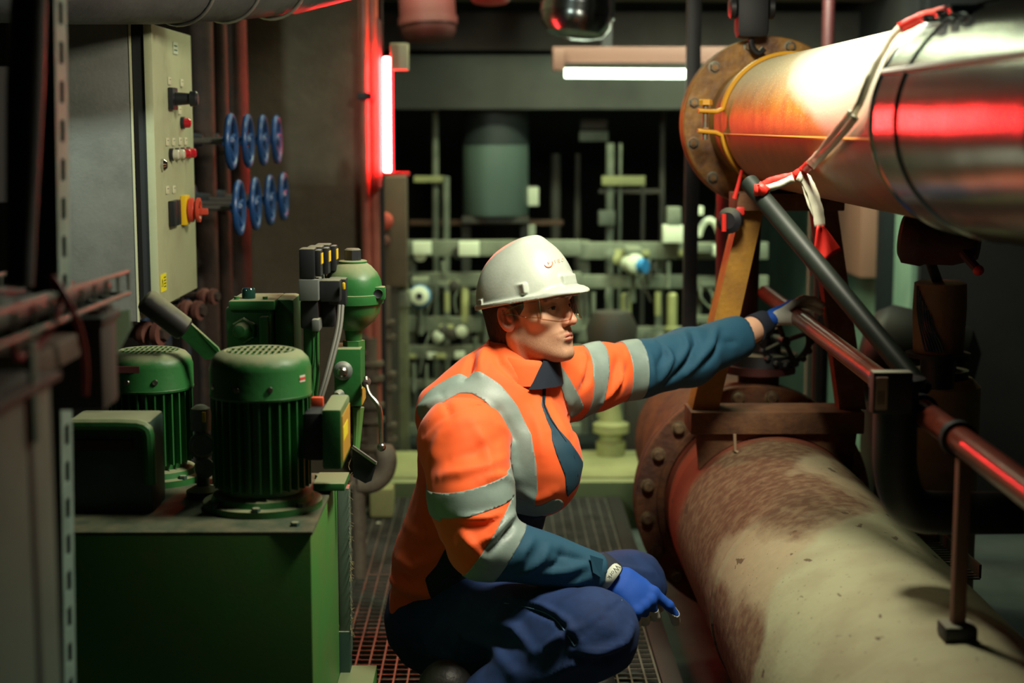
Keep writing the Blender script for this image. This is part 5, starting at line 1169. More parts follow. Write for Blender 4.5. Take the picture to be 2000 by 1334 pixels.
for k in range(20):
    a = math.radians(9+18*k); rb = 213/3100*Yf; pc = lp(4.2)+V((math.cos(a)*rb, 0, math.sin(a)*rb)); MB().lathe(pc, (0, -1, 0), [(0, .020), (.003, .020), (.004, .016), (.018, .015), (.022, .011)], 16).build('bolt', mat('ochre_bolt', (.17, .115, .05), .7, col2=(.09, .05, .03), nscale=80), t)
MB().lathe(lp(4.27), (0, 1, 0), [(0, rl), (.8, rl)], 64).build('rear_run', M_rflange, t)
MB().tube([at(1435, 848, 3.80), at(1436, 880, 3.80), at(1443, 884, 3.79)], .004, 8).build('drip_wire', mat('tan_wire', (.3, .2, .12), .7), t)
# pipe stands carrying it
for y_ in (3.4, 1.4):
    MB().bx((LC.x-.15, y_-.04, -.12), (LC.x+.15, y_+.04, LC.z-rl*.8), .003).build('saddle', M_rflange, t)

# ---- A-frame that carries the upper pipe
M_aframe = mat('ochre_frame_paint', (.40, .20, .02), .55, col2=(.26, .12, .02), nscale=9, bump=.15, bscale=80); M_arust = mat('rusty_frame', (.17, .075, .03), .75, col2=(.10, .045, .022), nscale=18, bump=.3, bscale=60)
t = thing('support_frame', at(1520, 850, 3.9), 'ochre A-shaped steel frame standing on the lagged pipe under the orange pipe', 'frame')
def leg(px0, py0, px1, py1, px2, py2, px3, py3, Y, d): return MB().prism([at(px0, py0, Y), at(px1, py1, Y), at(px2, py2, Y), at(px3, py3, Y)], (0, d, 0))
leg(1447, 408, 1492, 408, 1404, 800, 1352, 800, 3.90, .095).build('leg', M_aframe, t); leg(1588, 408, 1636, 408, 1692, 800, 1640, 800, 3.90, .055).build('leg', M_arust, t)
a = at(1350, 806, 3.86); b = at(1688, 848, 3.86); MB().bx((a.x, 3.86, b.z), (b.x, 4.0, a.z), .003).build('cross_beam', M_arust, t)
a = at(1440, 378, 3.86); b = at(1650, 412, 3.86); MB().bx((a.x, 3.86, b.z), (b.x, 4.0, a.z), .003).build('top_plate', M_arust, t)
pts = [at(1350, 846, 3.88), at(1682, 846, 3.88), at(1672, 960, 3.88)]; 
arc_ = [V((LC.x+math.cos(a)*(rl+.002), 3.88, LC.z+math.sin(a)*(rl+.002))) for a in np.linspace(math.radians(38), math.radians(140), 24)]
z0_ = at(1500, 846, 3.88).z; MB().prism([V((arc_[0].x+.01, 3.88, z0_)), V((arc_[-1].x-.01, 3.88, z0_))][::-1]+arc_, (0, .02, 0)).build('saddle_plate', M_arust, t)
# saddle under the upper pipe
q = up(3.92); MB().prism([V((q.x-.10, 3.90, at(1500, 378, 3.9).z)), V((q.x+.10, 3.90, at(1500, 378, 3.9).z))]+[q+V((math.cos(a)*(ru+.001), -.02, math.sin(a)*(ru+.001))) for a in np.linspace(math.radians(-55), math.radians(-125), 12)], (0, .03, 0)).build('cradle', M_arust, t)
# red hook tag at the frame top
t = thing('red_tag_wire', at(1445, 370, 3.84), 'red wire and tag hanging beside the top of the ochre frame leg', 'tag')
MB().tube([at(1449, 332, 3.84), at(1440, 368, 3.84), at(1434, 388, 3.84)], [.004, .005, .006], 8).build('wire', M_tr, t); MB().box(at(1446, 412, 3.85), (.02, .01, .02), None, .004).build('tag', M_tr, t); MB().lathe(at(1430, 430, 3.86), (-.6, -1, 0), [(0, .03), (.02, .032), (.03, .02)], 20).build('black_knob', M_blk, t); MB().tube([at(1414, 418, 3.83), at(1414, 452, 3.83)], .006, 8).build('red_edge', M_tr, t)
# valve between the legs
M_dkred = mat('dark_red_valve', (.09, .022, .02), .6, col2=(.05, .016, .015), nscale=10)
c = at(1480, 800, 4.3); t = thing('standing_valve', V((c.x, 4.3, c.z)), 'dark red valve with black gear top between the frame legs', 'valve')
Zv = lambda py: 1.32+(250-py)/3100*4.3
MB().lathe((c.x, 4.3, 0), (0, 0, 1), [(Zv(862), .10), (Zv(845), .10), (Zv(843), .056), (Zv(730), .056), (Zv(728), .10), (Zv(712), .10)], 32).build('body', M_dkred, t)
MB().lathe((c.x+.01, 4.3, 0), (0, 0, 1), [(Zv(712), .10), (Zv(690), .095), (Zv(688), .05), (Zv(640), .045)], 32).build('bonnet', M_blk, t)
g = V((at(1535, 668, 4.2).x, 4.2, at(1535, 668, 4.2).z)); mb = MB(); mb.torus(g, (0, 1, .3), .062, .009, 28, 8)
for k in range(16): a = 2*PI*k/16; mb.sphere(g+V((math.cos(a)*.068, 0, math.sin(a)*.065)), .009, 8)
for k in range(4): a = PI*k/2+.4; mb.tube([g+V((0, .02, 0)), g+V((math.cos(a)*.06, 0, math.sin(a)*.06))], .007, 6)
mb.build('gear_wheel', M_blk, t); MB().cyl(g, (c.x+.02, 4.3, g.z), .014).build('shaft', M_blk, t)

# ================================================================== red rail
RA = at(1545, 610, 3.98); RD = ray(1060, 244); RD = RD/RD.y; rail = lambda Y: RA+RD*(Y-3.98); rr = .0208
M_rail = mat('glossy_red_brown_rail', (.20, .035, .020), .28, col2=(.13, .03, .018), nscale=14, bump=.5, bscale=5, bdist=.004, bdet=.5, stretch=(.6, 3, .6))
t = thing('red_rail', rail(2.32), 'red-brown round rail gripped by the crouching person, running to the right edge', 'rail')
MB().cyl(rail(4.45), rail(.7), rr, n=40).build('rail_tube', M_rail, t)
for y_ in (2.60, 2.36): MB().lathe(rail(y_), RD*-1, [(0, rr), (.001, rr+.007), (.02, rr+.007), (.021, rr)], 28).build('clamp_ring', M_black, t)
p = rail(2.33); foot = V((p.x-.005, 2.30, LC.z+math.sqrt(rl**2-(p.x-LC.x)**2)))
MB().box(((p.x-.005), 2.30, (p.z-.02+foot.z)/2), (.020, .022, p.z-.02-foot.z), None, .003).build('stand', mat('brown_stand', (.16, .075, .045), .6), t)
MB().box(foot+V((0, 0, .012)), (.05, .05, .024), None, .006).build('stand_foot', M_blk, t)
q = rail(2.9); c = at(1722, 768, 2.50)
t = thing('pipe_tag', c, 'cream name plate in a black holder on the black elbow pipe', 'tag')
MB().bx((c.x-.010, 2.498, c.z-.027), (c.x+.009, 2.503, c.z+.026), .001).build('plate', mat('cream_tag', (.45, .30, .22), .6), t); MB().bx((c.x-.014, 2.50, c.z-.034), (c.x+.050, 2.528, c.z+.034), .003).build('holder', M_blk, t)
for k in range(3): MB().bx((c.x-.006+.004*k, 2.4972, c.z-.018), (c.x-.0045+.004*k, 2.4979, c.z+.004)).build('print_line', M_swb, t)
# clutter behind the rail
M_lagt = mat('tan_lagging', (.36, .20, .11), .8, col2=(.24, .11, .06), nscale=6, bump=.3, bscale=30); M_lagc = mat('cream_lagging', (.48, .36, .20), .8, col2=(.3, .19, .11), nscale=3, bump=.2, bscale=20)
c = at(1832, 690, 3.7); t = thing('lagged_vessel', V((c.x, 3.7, c.z)), 'tan lagged vertical vessel with wrinkled foil under the silver pipe', 'vessel')
Zl = lambda py, Y: 1.32+(250-py)/3100*Y
MB().lathe((c.x, 3.7, 0), (0, 0, 1), [(Zl(692, 3.7), .052), (Zl(688, 3.7), .058), (Zl(600, 3.7), .062), (Zl(552, 3.7), .060), (Zl(548, 3.7), .05)], 40).build('lagging', M_lagt, t)
mb = MB()
for k in range(7):
    a = math.radians(200+6*k); r_ = .064; mb.tube([(c.x+math.cos(a)*r_, 3.7+math.sin(a)*r_, Zl(556+9*k, 3.7)), (c.x+math.cos(a+.1)*r_*1.03, 3.7+math.sin(a+.1)*r_*1.03, Zl(610+5*k, 3.7)), (c.x+math.cos(a+.35)*r_, 3.7+math.sin(a+.35)*r_, Zl(660, 3.7)), (c.x+math.cos(a+.5)*r_, 3.7+math.sin(a+.5)*r_, Zl(683, 3.7))], .0025, 6, smooth=1)
mb.build('foil_wrinkles', M_silver, t); MB().lathe((c.x, 3.7, 0), (0, 0, 1), [(Zl(760, 3.7), .04), (Zl(700, 3.7), .04), (Zl(698, 3.7), .075), (Zl(690, 3.7), .075)], 32).build('base_flange', M_blk, t)
c2 = at(1830, 880, 3.9); t = thing('lower_lagged_drum', V((c2.x, 3.9, -.12)), 'cream lagged drum seen through the black elbow pipe', 'vessel')
MB().lathe((c2.x, 3.9, -.12), (0, 0, 1), [(0, .10), (.2, .10), (Zl(740, 3.9)+.12-.02, .10), (Zl(740, 3.9)+.12, .08)], 40).build('lagging', M_lagc, t); MB().lathe((c2.x, 3.9, Zl(740, 3.9)), (0, 0, 1), [(0, .07), (.02, .07), (.022, .04), (Zl(700, 3.9)-Zl(740, 3.9), .04)], 32).build('neck', M_blk, t)
M_blkpipe = mat('black_pipe', (.012, .012, .014), .55, col2=(.02, .018, .018), nscale=10)
t = thing('black_elbow_pipe', at(1745, 900, 2.56), 'black elbow pipe bending right below the red rail', 'pipe')
MB().tube([at(1752, 744, 2.56), at(1748, 820, 2.56), at(1746, 930, 2.56), at(1775, 998, 2.56), at(1850, 1003, 2.58), at(2120, 1000, 2.62)], .036, 28, smooth=3).build('bend', M_blkpipe, t)
c = at(1752, 744, 2.56); MB().lathe(c+V((0, 0, -.01)), (0, 0, 1), [(0, .046), (.016, .046), (.018, .036)], 28).build('flange', M_blkpipe, t); MB().cyl((at(2090, 1003, 2.6).x, 2.61, -.12), (at(2090, 1003, 2.6).x, 2.61, .69), .02).build('prop', M_blkpipe, t)
c = at(1700, 640, 4.7); t = thing('black_motor', c, 'black rounded motor behind the leaning bar, in front of the mint wall', 'motor')
MB().lathe(c+V((-.03, 0, -.06)), (1, -.3, -.25), [(0, .06), (.02, .12), (.06, .15), (.2, .155), (.3, .14), (.34, .08)], 32).build('housing', M_blkpipe, t); MB().bx((c.x-.0, 4.6, -.12), (c.x+.2, 4.8, c.z-.1), .01).build('pedestal', M_blkpipe, t)
c = at(1820, 462, 3.5); t = thing('red_bonnet_valve', c, 'dark red round valve bonnet hanging under the silver pipe', 'valve')
MB().lathe(c+V((-.06, .03, 0)), (1, -.45, -.12), [(0, .045), (.01, .06), (.05, .062), (.06, .056), (.12, .05), (.17, .03)], 36).build('bonnet', M_dkred, t); MB().cyl(c, c+V((.05, .1, .35)), .02).build('stem', M_dkred, t); MB().sphere(at(1911, 528, 3.4), .012).build('red_cap', M_tr, t)
MB().tube([c+V((.05, -.03, -.02)), at(1890, 505, 3.42), at(1911, 528, 3.4)], .010, 10, smooth=1).build('arm', M_dkred, t); MB().cyl(c+V((-.02, .02, 0)), (at(1832, 560, 3.7).x, 3.7, Zl(552, 3.7)), .012).build('link_pipe', M_blkpipe, t)
# cabinet on the mint wall, pale riser pipes in front of it
y0_, y1_ = 6.63, 7.27; zb_ = at(1648, 517, 7.27).z
t = thing('wall_cupboard', (1.56, 6.95, zb_), 'pinkish brown wall cupboard on the mint wall seen under the orange pipe', 'cupboard')
MB().bx((1.53, y0_, zb_), (1.618, y1_, zb_+.75), .004).build('body', mat('pinkish_brown_paint', (.34, .17, .12), .6, col2=(.30, .16, .11), nscale=3), t); MB().bx((1.515, y1_-.09, zb_+.14), (1.53, y1_-.05, zb_+.22), .003).build('latch', M_rust, t)
for px, Y, r, m, lb in ((1578, 5.3, .010, mat('pale_pipe_paint', (.30, .33, .26), .5), 'pale thin riser pipe between the legs of the ochre frame'), (1592, 5.5, .012, M_rustred, 'dark red thin riser beside the pale riser pipe'), (1606, 5.3, .020, M_bsteel, 'black riser pipe just right of the thin red riser')):
    x_ = at(px, 700, Y).x; tag(MB().cyl((x_, Y, -.12), (x_, Y, 1.33), r).build('riser_pipe', m), lb, 'pipe')
# perforated tray along the floor beside the lagged pipe
a, b = at(1762, 1018, 4.1), at(1880, 1130, 3.3); dv = (b-a); sv = V((.035, 0, 0)); t = thing('floor_tray', a.lerp(b, .5), 'perforated pale metal tray lying beside the lagged pipe on the right', 'tray')
mb = MB(); M_tray = mat('dull_tray_metal', (.16, .15, .11), .6, .4); 
for s in (-1, 1): mb.prism([a+sv*s*1.0, a+sv*s*1.15, b+sv*s*1.15, b+sv*s*1.0], (0, 0, .03))
for k in range(26): p = a+dv*(k/25); mb.prism([p-sv, p+sv, p+sv+dv*.018, p-sv+dv*.018], (0, 0, .003))
mb.build('tray', M_tray, t)
for k in (.15, .85): p = a+dv*k; MB().bx((p.x-.03, p.y-.01, -.12), (p.x+.03, p.y+.01, p.z)).build('tray_foot', M_blkpipe, t)
# ================================================================== instrument racks at the back
M_rack = mat('grey_green_rack', (.20, .23, .165), .6, col2=(.12, .145, .10), nscale=9, dust=.5, dustcol=(.3, .33, .2)); M_rackd = mat('dark_rack_pipe', (.045, .05, .04), .6, col2=(.06, .05, .035), nscale=10)
M_crm = mat('cream_box', (.68, .76, .56), .6); M_ygr = mat('yellow_green_paint', (.40, .42, .17), .6, col2=(.3, .32, .14), nscale=8); M_gblue = mat('gauge_blue', (.02, .20, .46), .5)
def bxp(mb, x0, y0, x1, y1, Y, d): a = at(x0, y0, Y); b = at(x1, y1, Y); return mb.bx((a.x, Y, b.z), (b.x, Y+d, a.z), .003)
def rack(x0, x1, Y, rows, posts, label):
    t = thing('pipe_rack', at((x0+x1)/2, 960, Y), label, 'rack', 'instrument racks behind the crouching person')
    for (y0, y1) in rows: bxp(MB(), x0, y0, x1, y1, Y, .05).build('rail', M_rack, t)
    for (a, b, y0) in posts: 
        p = at(a, y0, Y+.05); q = at(b, y0, Y+.05); MB().bx((p.x, Y+.05, .0), (q.x, Y+.09, p.z), .003).build('post', M_rack, t)
    return t
rack(794, 1135, 6.7, ((470, 500), (533, 560), (620, 648), (676, 700), (742, 758), (830, 850)), ((796, 812, 470), (1032, 1046, 440), (930, 942, 540)), 'left grey-green instrument rack behind the crouching person')
rack(1128, 1345, 6.72, ((474, 506), (538, 563), (640, 668), (722, 738)), ((1130, 1152, 470), (1282, 1294, 500)), 'middle rack between helmet and black upright post')
rack(1352, 1500, 6.72, ((474, 506), (540, 568), (618, 632), (690, 706)), ((1428, 1440, 400), (1362, 1370, 560)), 'right rack behind the ochre frame leg')
def clutter(rk, x0, x1, Y, seed, n):
    R = random.Random(seed)
    for k in range(n):
        px = R.uniform(x0, x1); row = R.choice((502, 562, 650, 702, 758)); kind = R.random(); a = at(px, row, Y-.02)
        if kind < .35: MB().cyl(a+V((0, 0, -.02)), a+V((0, 0, -R.uniform(.05, .16))), R.uniform(.006, .014)).build('tube', R.choice((M_rack, M_rackd, M_ygr)), rk)
        elif kind < .6: MB().lathe(a+V((0, 0, R.uniform(-.06, .02))), (R.uniform(-.4, .4), -1, 0), [(-.03, .012), (0, .02), (.012, .026), (.018, .014)], 14).build('valve', R.choice((M_rack, M_ygr, M_rackd, M_crm)), rk)
        elif kind < .8: MB().bx((a.x-R.uniform(.015, .04), Y-.03, a.z+.005), (a.x+.02, Y-.001, a.z+.005+R.uniform(.015, .03)), .002).build('clamp_block', R.choice((M_rack, M_crm, M_ygr)), rk)
        else: b_ = a+V((R.uniform(-.1, .1), -.01, -R.uniform(.08, .2))); MB().tube([a, a+V((R.uniform(-.03, .03), -.02, -.05)), b_], .0045, 6, smooth=2).build('impulse_line', R.choice((M_rack, M_rackd)), rk)
rks = [o for o in bpy.data.objects if o.name.startswith('pipe_rack')]
for rk, x0, x1, Y, sd, n in zip(sorted(rks, key=lambda o: o.name), (800, 1140, 1358), (930, 1335, 1425), (6.7, 6.72, 6.72), (3, 8, 5), (34, 44, 14)): clutter(rk, x0, x1, Y, sd, n)
def small(name, label, cat, group=None): return lambda mb, m: tag(mb.build(name, m), label, cat, group)
boxes = [(806, 473, 842, 497, 'cream sign plate at the left end of the rack top rail', M_crm), (896, 473, 936, 500, 'cream sign plate on the rack just left of the helmet', M_crm), (1198, 628, 1240, 655, 'bright cream plate right of the face of the crouching person', M_crm),
         (1170, 412, 1201, 440, 'grey junction box above the rack with blue dial', M_rack), (1296, 440, 1334, 474, 'pale box on the rack just left of the black upright post', M_crm), (1304, 405, 1330, 442, 'dim box above the pale box left of the black post', M_rack), (1356, 404, 1374, 420, 'small pale block left of the arched bracket', M_crm), (1404, 408, 1418, 424, 'small pale block right of the arched bracket', M_crm),
         (1132, 256, 1188, 276, 'grey shelf box hanging high in the dark behind the rack', M_rack), (1134, 232, 1186, 252, 'dim upper half of the hanging shelf box', M_rackd), (1031, 366, 1052, 402, 'small cream tag hanging right of the teal tank', M_crm), (1362, 476, 1392, 494, 'grey sign plate right of the black post on the top rail', M_rack), (1394, 480, 1430, 500, 'pale sign plate behind the ochre frame leg', M_crm)]
for x0, y0, x1, y1, lb, m in boxes:
    tag(bxp(MB(), x0, y0, x1, y1, (7.13 if x0 == 1170 else 6.64) if y0 > 400 else (7.22 if x0 == 1031 else 7.4), .07).build('rack_box', m), lb, 'box', 'small boxes on the racks')
# arched bracket
c = at(1385, 448, 6.69); t = tag(MB().tube([c+V((-.045, 0, -.03)), c+V((-.03, 0, .02)), c+V((0, 0, .045)), c+V((.03, 0, .02)), c+V((.05, 0, -.03))], .014, 10, smooth=2).build('arched_bracket', M_crm), 'pale arched bracket on the rack right of the black post', 'bracket')
# round transmitters
def gauge(px, py, R, label, side=0):
    c = at(px, py, 6.58); t = thing('round_gauge', c, label, 'gauge', 'round gauges on the racks')
    MB().lathe(c, (side*.5, -1, 0), [(-.05, R*.8), (0, R), (.02, R), (.03, R*.85)], 28).build('housing', M_gblue if not side else M_crm, t)
    MB().lathe(c+V((-.006*side, -.03, .004)), (side*.5, -1, .1), [(0, R*.86), (.012, R*.84), (.016, R*.7)], 28).build('cover', M_crm, t)
    if not side: MB().lathe(c+V((0, -.046, .004)), (0, -1, 0), [(0, R*.32), (.004, R*.3)], 16).build('dial', M_blk, t)
    else: MB().lathe(c+V((R*.55, -.02, -.005)), (1, -.8, 0), [(0, R*.75), (.03, R*.7)], 20).build('blue_end', M_gblue, t)
    MB().cyl(c+V((0, .03, -R)), (c.x, c.y+.03, c.z-R-.12), .012).build('stem', M_rack, t); MB().box(c+V((0, .06, R+.01)), (.07, .14, .03), None, .006).build('manifold', M_rack, t)
    return t
gauge(820, 578, .047, 'white round gauge with dark centre and blue rim at the far left of the rack')
gauge(1238, 516, .042, 'white round gauge with blue end on the middle rack', 1)
gauge(948, 598, .036, 'blue rimmed gauge half hidden behind the helmet and head')
# pale bollard-like risers
for k, (px, y0, y1, w_) in enumerate(((1223, 572, 636, 20), (1312, 572, 640, 20), (1398, 572, 640, 18), (908, 545, 622, 16), (950, 560, 640, 18))):
    a, b = at(px, y0, 6.72), at(px, y1+6, 6.72); r_ = w_/2/3100*6.72
    tag(MB().lathe(b, (0, 0, 1), [(0, r_*1.4), (.015, r_*1.4), (.018, r_), ((a-b).length-.01, r_), ((a-b).length, r_*.6)], 20).build('short_riser', M_ygr), ('yellow-green short riser right of the face, left of two', 'yellow-green short riser just left of the black post', 'yellow-green short riser right of the black post', 'pale short riser left of the helmet rim', 'pale short riser behind the neck')[k], 'pipe', 'short risers on the racks')
# thin uprights
for px, y0, y1, Y, w_, m, lb in ((850, 215, 470, 7.2, 13, M_rack, 'thin grey pipe rising left of the teal tank'), (1192, 280, 412, 7.2, 16, M_rack, 'grey pipe under the hanging shelf box'), (1212, 280, 344, 7.2, 6, M_rack, 'thin pipe right of the shelf box pipe'), (1256, 350, 470, 7.3, 8, M_rackd, 'thin dim pipe in the middle of the dark gap'), (1294, 260, 470, 7.4, 11, M_rackd, 'brownish dim pipe left of the black upright post'), (1085, 300, 470, 7.5, 20, M_rackd, 'dim wide upright right of the teal tank'), (1128, 300, 480, 7.6, 12, M_rackd, 'dim upright left of the grey shelf box pipe'), (871, 345, 470, 7.1, 14, M_rack, 'short pale float tube beside the teal tank')):
    a, b = at(px, y0, Y), at(px, y1, Y); b.z = -.12; a.z = max(a.z, 1.41) if y0 < 270 else a.z; tag(MB().cyl(b, a, w_/2/3100*Y).build('thin_upright', m), lb, 'pipe')
for x0, y0, x1, y1, Y, m, lb in ((808, 344, 868, 356, 7.15, M_ygr, 'yellow-green crossbar left of the teal tank'), (1176, 344, 1260, 362, 7.15, M_ygr, 'yellow-green crossbar right of the helmet top'), (800, 430, 1100, 440, 7.3, mat('brown_conduit', (.10, .055, .03), .7), 'long brown conduit crossing under the teal tank'), (1170, 370, 1290, 378, 7.3, M_rackd, 'thin dim crossbar behind the grey junction box')):
    tag(bxp(MB(), x0, y0, x1, y1, Y, .04).build('crossbar', m), lb, 'bar')
# teal tank
c = at(968, 420, 7.25); R_ = 64/3100*7.25; zt_ = at(968, 218, 7.25).z-.05
t = thing('teal_tank', c, 'upright teal-grey cylinder tank in the dark behind the helmet', 'tank')
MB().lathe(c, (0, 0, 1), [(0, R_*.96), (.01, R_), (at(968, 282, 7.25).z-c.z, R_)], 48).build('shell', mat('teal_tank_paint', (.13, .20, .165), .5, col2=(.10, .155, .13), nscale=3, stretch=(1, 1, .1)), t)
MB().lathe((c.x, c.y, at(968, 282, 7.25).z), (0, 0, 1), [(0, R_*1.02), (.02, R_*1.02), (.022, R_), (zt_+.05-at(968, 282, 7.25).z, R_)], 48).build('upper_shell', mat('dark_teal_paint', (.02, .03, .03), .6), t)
MB().bx((c.x-R_, c.y-.1, c.z-.03), (c.x+R_, c.y+.1, c.z)).build('shelf', M_rackd, t)
for s in (-1, 1): MB().bx((c.x+s*R_*.9-.02, c.y-.02, -.12), (c.x+s*R_*.9+.02, c.y+.02, c.z-.02)).build('support_leg', M_rackd, t)
# yellow funnel-shaped pump foot on the plinth
c = at(1193, 880, 6.05); Zq = lambda py: 1.32+(250-py)/3100*6.05
t = thing('yellow_pump_foot', V((c.x, 6.05, .062)), 'yellow bell-shaped pump foot standing behind the reaching sleeve', 'pump')
MB().lathe((c.x, 6.05, 0), (0, 0, 1), [(.062, .055), (Zq(868), .058), (Zq(866), .045), (Zq(850), .045), (Zq(848), .070), (Zq(832), .070), (Zq(826), .045), (Zq(800), .035), (Zq(770), .030)], 36).build('bell', M_ygr, t)
MB().cyl((c.x, 6.05, Zq(770)), (c.x, 6.05, Zq(650)), .022).build('column', M_rackd, t); MB().lathe((c.x, 6.05, Zq(690)), (0, 0, 1), [(0, .03), (.02, .09), (.1, .10), (.16, .07)], 32).build('motor', M_rackd, t)
c = at(1300, 760, 6.3); tag(MB().bx((c.x-.16, 6.25, -.12), (c.x+.12, 6.45, c.z+.05), .01).build('dark_crate', M_rackd), 'dark crate on the floor left of the rusty flange', 'crate')
tag(MB().lathe(V((at(1290, 780, 6.05).x, 6.05, .062)), (0, 0, 1), [(0, .05), (.02, .06), (.12, .07), (.2, .03)], 20).build('dusty_sack', mat('dusty_sack_cloth', (.16, .14, .09), .9)), 'dusty brown sack against the dark crate', 'sack')
# red-lit pipes beside the red lamp, brown column and clutter left of the rack
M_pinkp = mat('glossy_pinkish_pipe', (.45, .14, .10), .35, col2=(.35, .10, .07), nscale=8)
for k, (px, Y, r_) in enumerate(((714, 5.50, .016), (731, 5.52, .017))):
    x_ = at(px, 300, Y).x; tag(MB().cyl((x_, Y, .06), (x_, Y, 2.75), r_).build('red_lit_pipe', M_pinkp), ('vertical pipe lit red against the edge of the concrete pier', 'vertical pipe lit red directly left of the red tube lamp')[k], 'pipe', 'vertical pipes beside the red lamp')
p = at(712, 188, 5.46); tag(MB().bx((p.x-.025, 5.455, p.z-.012), (p.x+.025, 5.49, p.z+.012), .003).build('pipe_bracket', M_black), 'small black bracket on the red-lit pipes', 'bracket')
x_ = at(745, 300, 5.6).x; tag(MB().bx((x_-.014, 5.56, .06), (x_+.010, 5.60, 2.75)).build('dark_backing_post', M_black), 'dark post directly behind the red tube lamp', 'post')
a, b = at(750, 345, 6.15), at(795, 560, 6.15); t = thing('brown_switch_box', V((a.x, 6.15, b.z)), 'tall narrow brown box below the red tube lamp', 'box')
MB().bx((a.x, 6.15, b.z), (b.x, 6.25, a.z), .005).build('body', mat('brown_box_paint', (.13, .095, .06), .7, col2=(.10, .075, .05), nscale=6), t); MB().bx((a.x+.01, 6.16, .06), (a.x+.05, 6.2, b.z)).build('leg', M_rackd, t)
t = thing('grey_green_column', V((at(780, 700, 6.2).x, 6.2, .0)), 'mottled grey-green column left of the rack, behind the jacket', 'column')
MB().bx((at(764, 560, 6.2).x, 6.2, .0), (at(796, 560, 6.2).x, 6.28, at(780, 555, 6.2).z), .004).build('column', mat('mottled_green_steel', (.15, .17, .09), .7, col2=(.09, .10, .055), nscale=12), t); MB().bx((at(758, 560, 6.2).x, 6.19, at(780, 600, 6.2).z), (at(800, 560, 6.2).x, 6.3, at(780, 570, 6.2).z), .004).build('collar', M_rack, t)
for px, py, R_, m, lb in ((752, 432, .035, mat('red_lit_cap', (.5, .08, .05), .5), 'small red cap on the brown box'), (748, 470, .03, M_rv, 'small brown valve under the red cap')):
    c = at(px, py, 6.11); tag(MB().lathe(c, (-.3, -1, 0), [(-.03, R_*.6), (0, R_), (.03, R_), (.04, R_*.5)], 20).build('capped_valve', m), lb, 'valve')
M_bv = mat('brown_valve_paint', (.15, .12, .085), .7, col2=(.09, .07, .05), nscale=14)
for px, Y, r_, y0, y1, lb in ((700, 5.5, .020, 590, 1040, 'brown pipe right of the accumulator block'), (722, 5.5, .026, 660, 1040, 'brown valve column behind the steel valve handle'), (752, 5.7, .020, 560, 900, 'thin dark pipe left of the grey-green column')):
    a = at(px, y0, Y); t = thing('background_pipe', V((a.x, Y, .0)), lb, 'pipe')
    MB().cyl((a.x, Y, -.12), (a.x, Y, a.z), r_).build('pipe_run', M_bv, t)
    for f in (.25, .5, .75): z_ = a.z*f; MB().lathe((a.x, Y, z_), (0, 0, 1), [(0, r_*1.9), (.014, r_*1.9), (.016, r_*1.2), (.05, r_*1.2), (.052, r_*1.9), (.066, r_*1.9)], 20).build('flange', M_bv, t)
t = thing('brown_elbow', at(740, 905, 4.6), 'brown pipe elbow behind the steel valve handle, left of the jacket', 'pipe')
MB().tube([at(700, 945, 4.6), at(728, 945, 4.6), at(752, 925, 4.6), at(757, 895, 4.6), at(750, 880, 4.62)], .030, 20, smooth=3).build('bend', M_bv, t); MB().cyl(at(700, 945, 4.6), (at(700, 945, 4.6).x, 4.6, -.12), .02).build('foot', M_bv, t); MB().cyl(at(700, 945, 4.6), at(660, 945, 4.8), .026).build('run', M_bv, t)
t = thing('pale_post', V((at(745, 1000, 5.3).x, 5.3, 0)), 'pale yellow-green post end left of the jacket hem', 'post')
MB().bx((at(722, 1000, 5.3).x, 5.3, 0), (at(768, 1000, 5.3).x, 5.4, at(745, 955, 5.3).z), .01).build('post', M_plinth, t); MB().sphere(at(739, 1028, 5.25), .014).build('cap', M_crm, t)

# ================================================================== dark clutter at the left edge, near the camera
M_strut = mat('galvanised_strut', (.26, .38, .33), .5, .2, col2=(.18, .28, .24), nscale=15)
Ys = 2.05; xa = at(108, 100, Ys).x; t = thing('slotted_strut', (xa-.02, Ys+.03, 0), 'slotted steel strut post at the left edge, out of focus', 'post')
mb = MB(); lean = (at(128, 1334, Ys).x-at(108, 0, Ys).x)/(at(108, 0, Ys).z-at(128, 1334, Ys).z)
sh = lambda p: V((p[0]+lean*(at(108, 100, Ys).z-p[2]), p[1], p[2]))
def shear(m_): m_.v = [tuple(sh(p)) for p in m_.v]; return m_
shear(MB().bx((xa-.043, Ys, -.12), (xa-.001, Ys+.004, 2.75)).bx((xa-.043, Ys+.052, -.12), (xa-.001, Ys+.056, 2.75)).bx((xa-.043, Ys, -.12), (xa-.039, Ys+.056, 2.75))).build('channel', M_bsteel, t)  # unlit sides of the strut coloured black, shade put into the colour
mb = MB(); z = -.12
mb.bx((xa-.003, Ys, -.12), (xa, Ys+.017, 2.75)); mb.bx((xa-.003, Ys+.039, -.12), (xa, Ys+.056, 2.75))
while z < 2.7: mb.bx((xa-.003, Ys+.016, z), (xa, Ys+.040, z+.022)); z += .05
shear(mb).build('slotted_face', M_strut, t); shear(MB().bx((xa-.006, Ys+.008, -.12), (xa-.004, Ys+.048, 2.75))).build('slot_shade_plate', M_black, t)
MB().bx((xa-.09, Ys-.02, -.12), (xa+.10, Ys+.10, -.09)).build('base_plate', M_strut, t)
# hanging dark junction box on the strut
a, b = at(104, 615, 1.98), at(212, 798, 1.98); t = thing('brown_junction_box', V(((a.x+b.x)/2, 2.0, b.z)), 'dark brown box on the slotted strut with red cable in front', 'box')
MB().bx((a.x, 1.96, b.z), (b.x, 2.04, a.z), .008).build('body', mat('dark_brown_box', (.060, .045, .035), .7, col2=(.045, .035, .03), nscale=8), t); MB().bx((a.x-.004, 1.95, a.z-.012), (b.x+.004, 2.045, a.z), .004).build('lid_rim', M_bsteel, t)
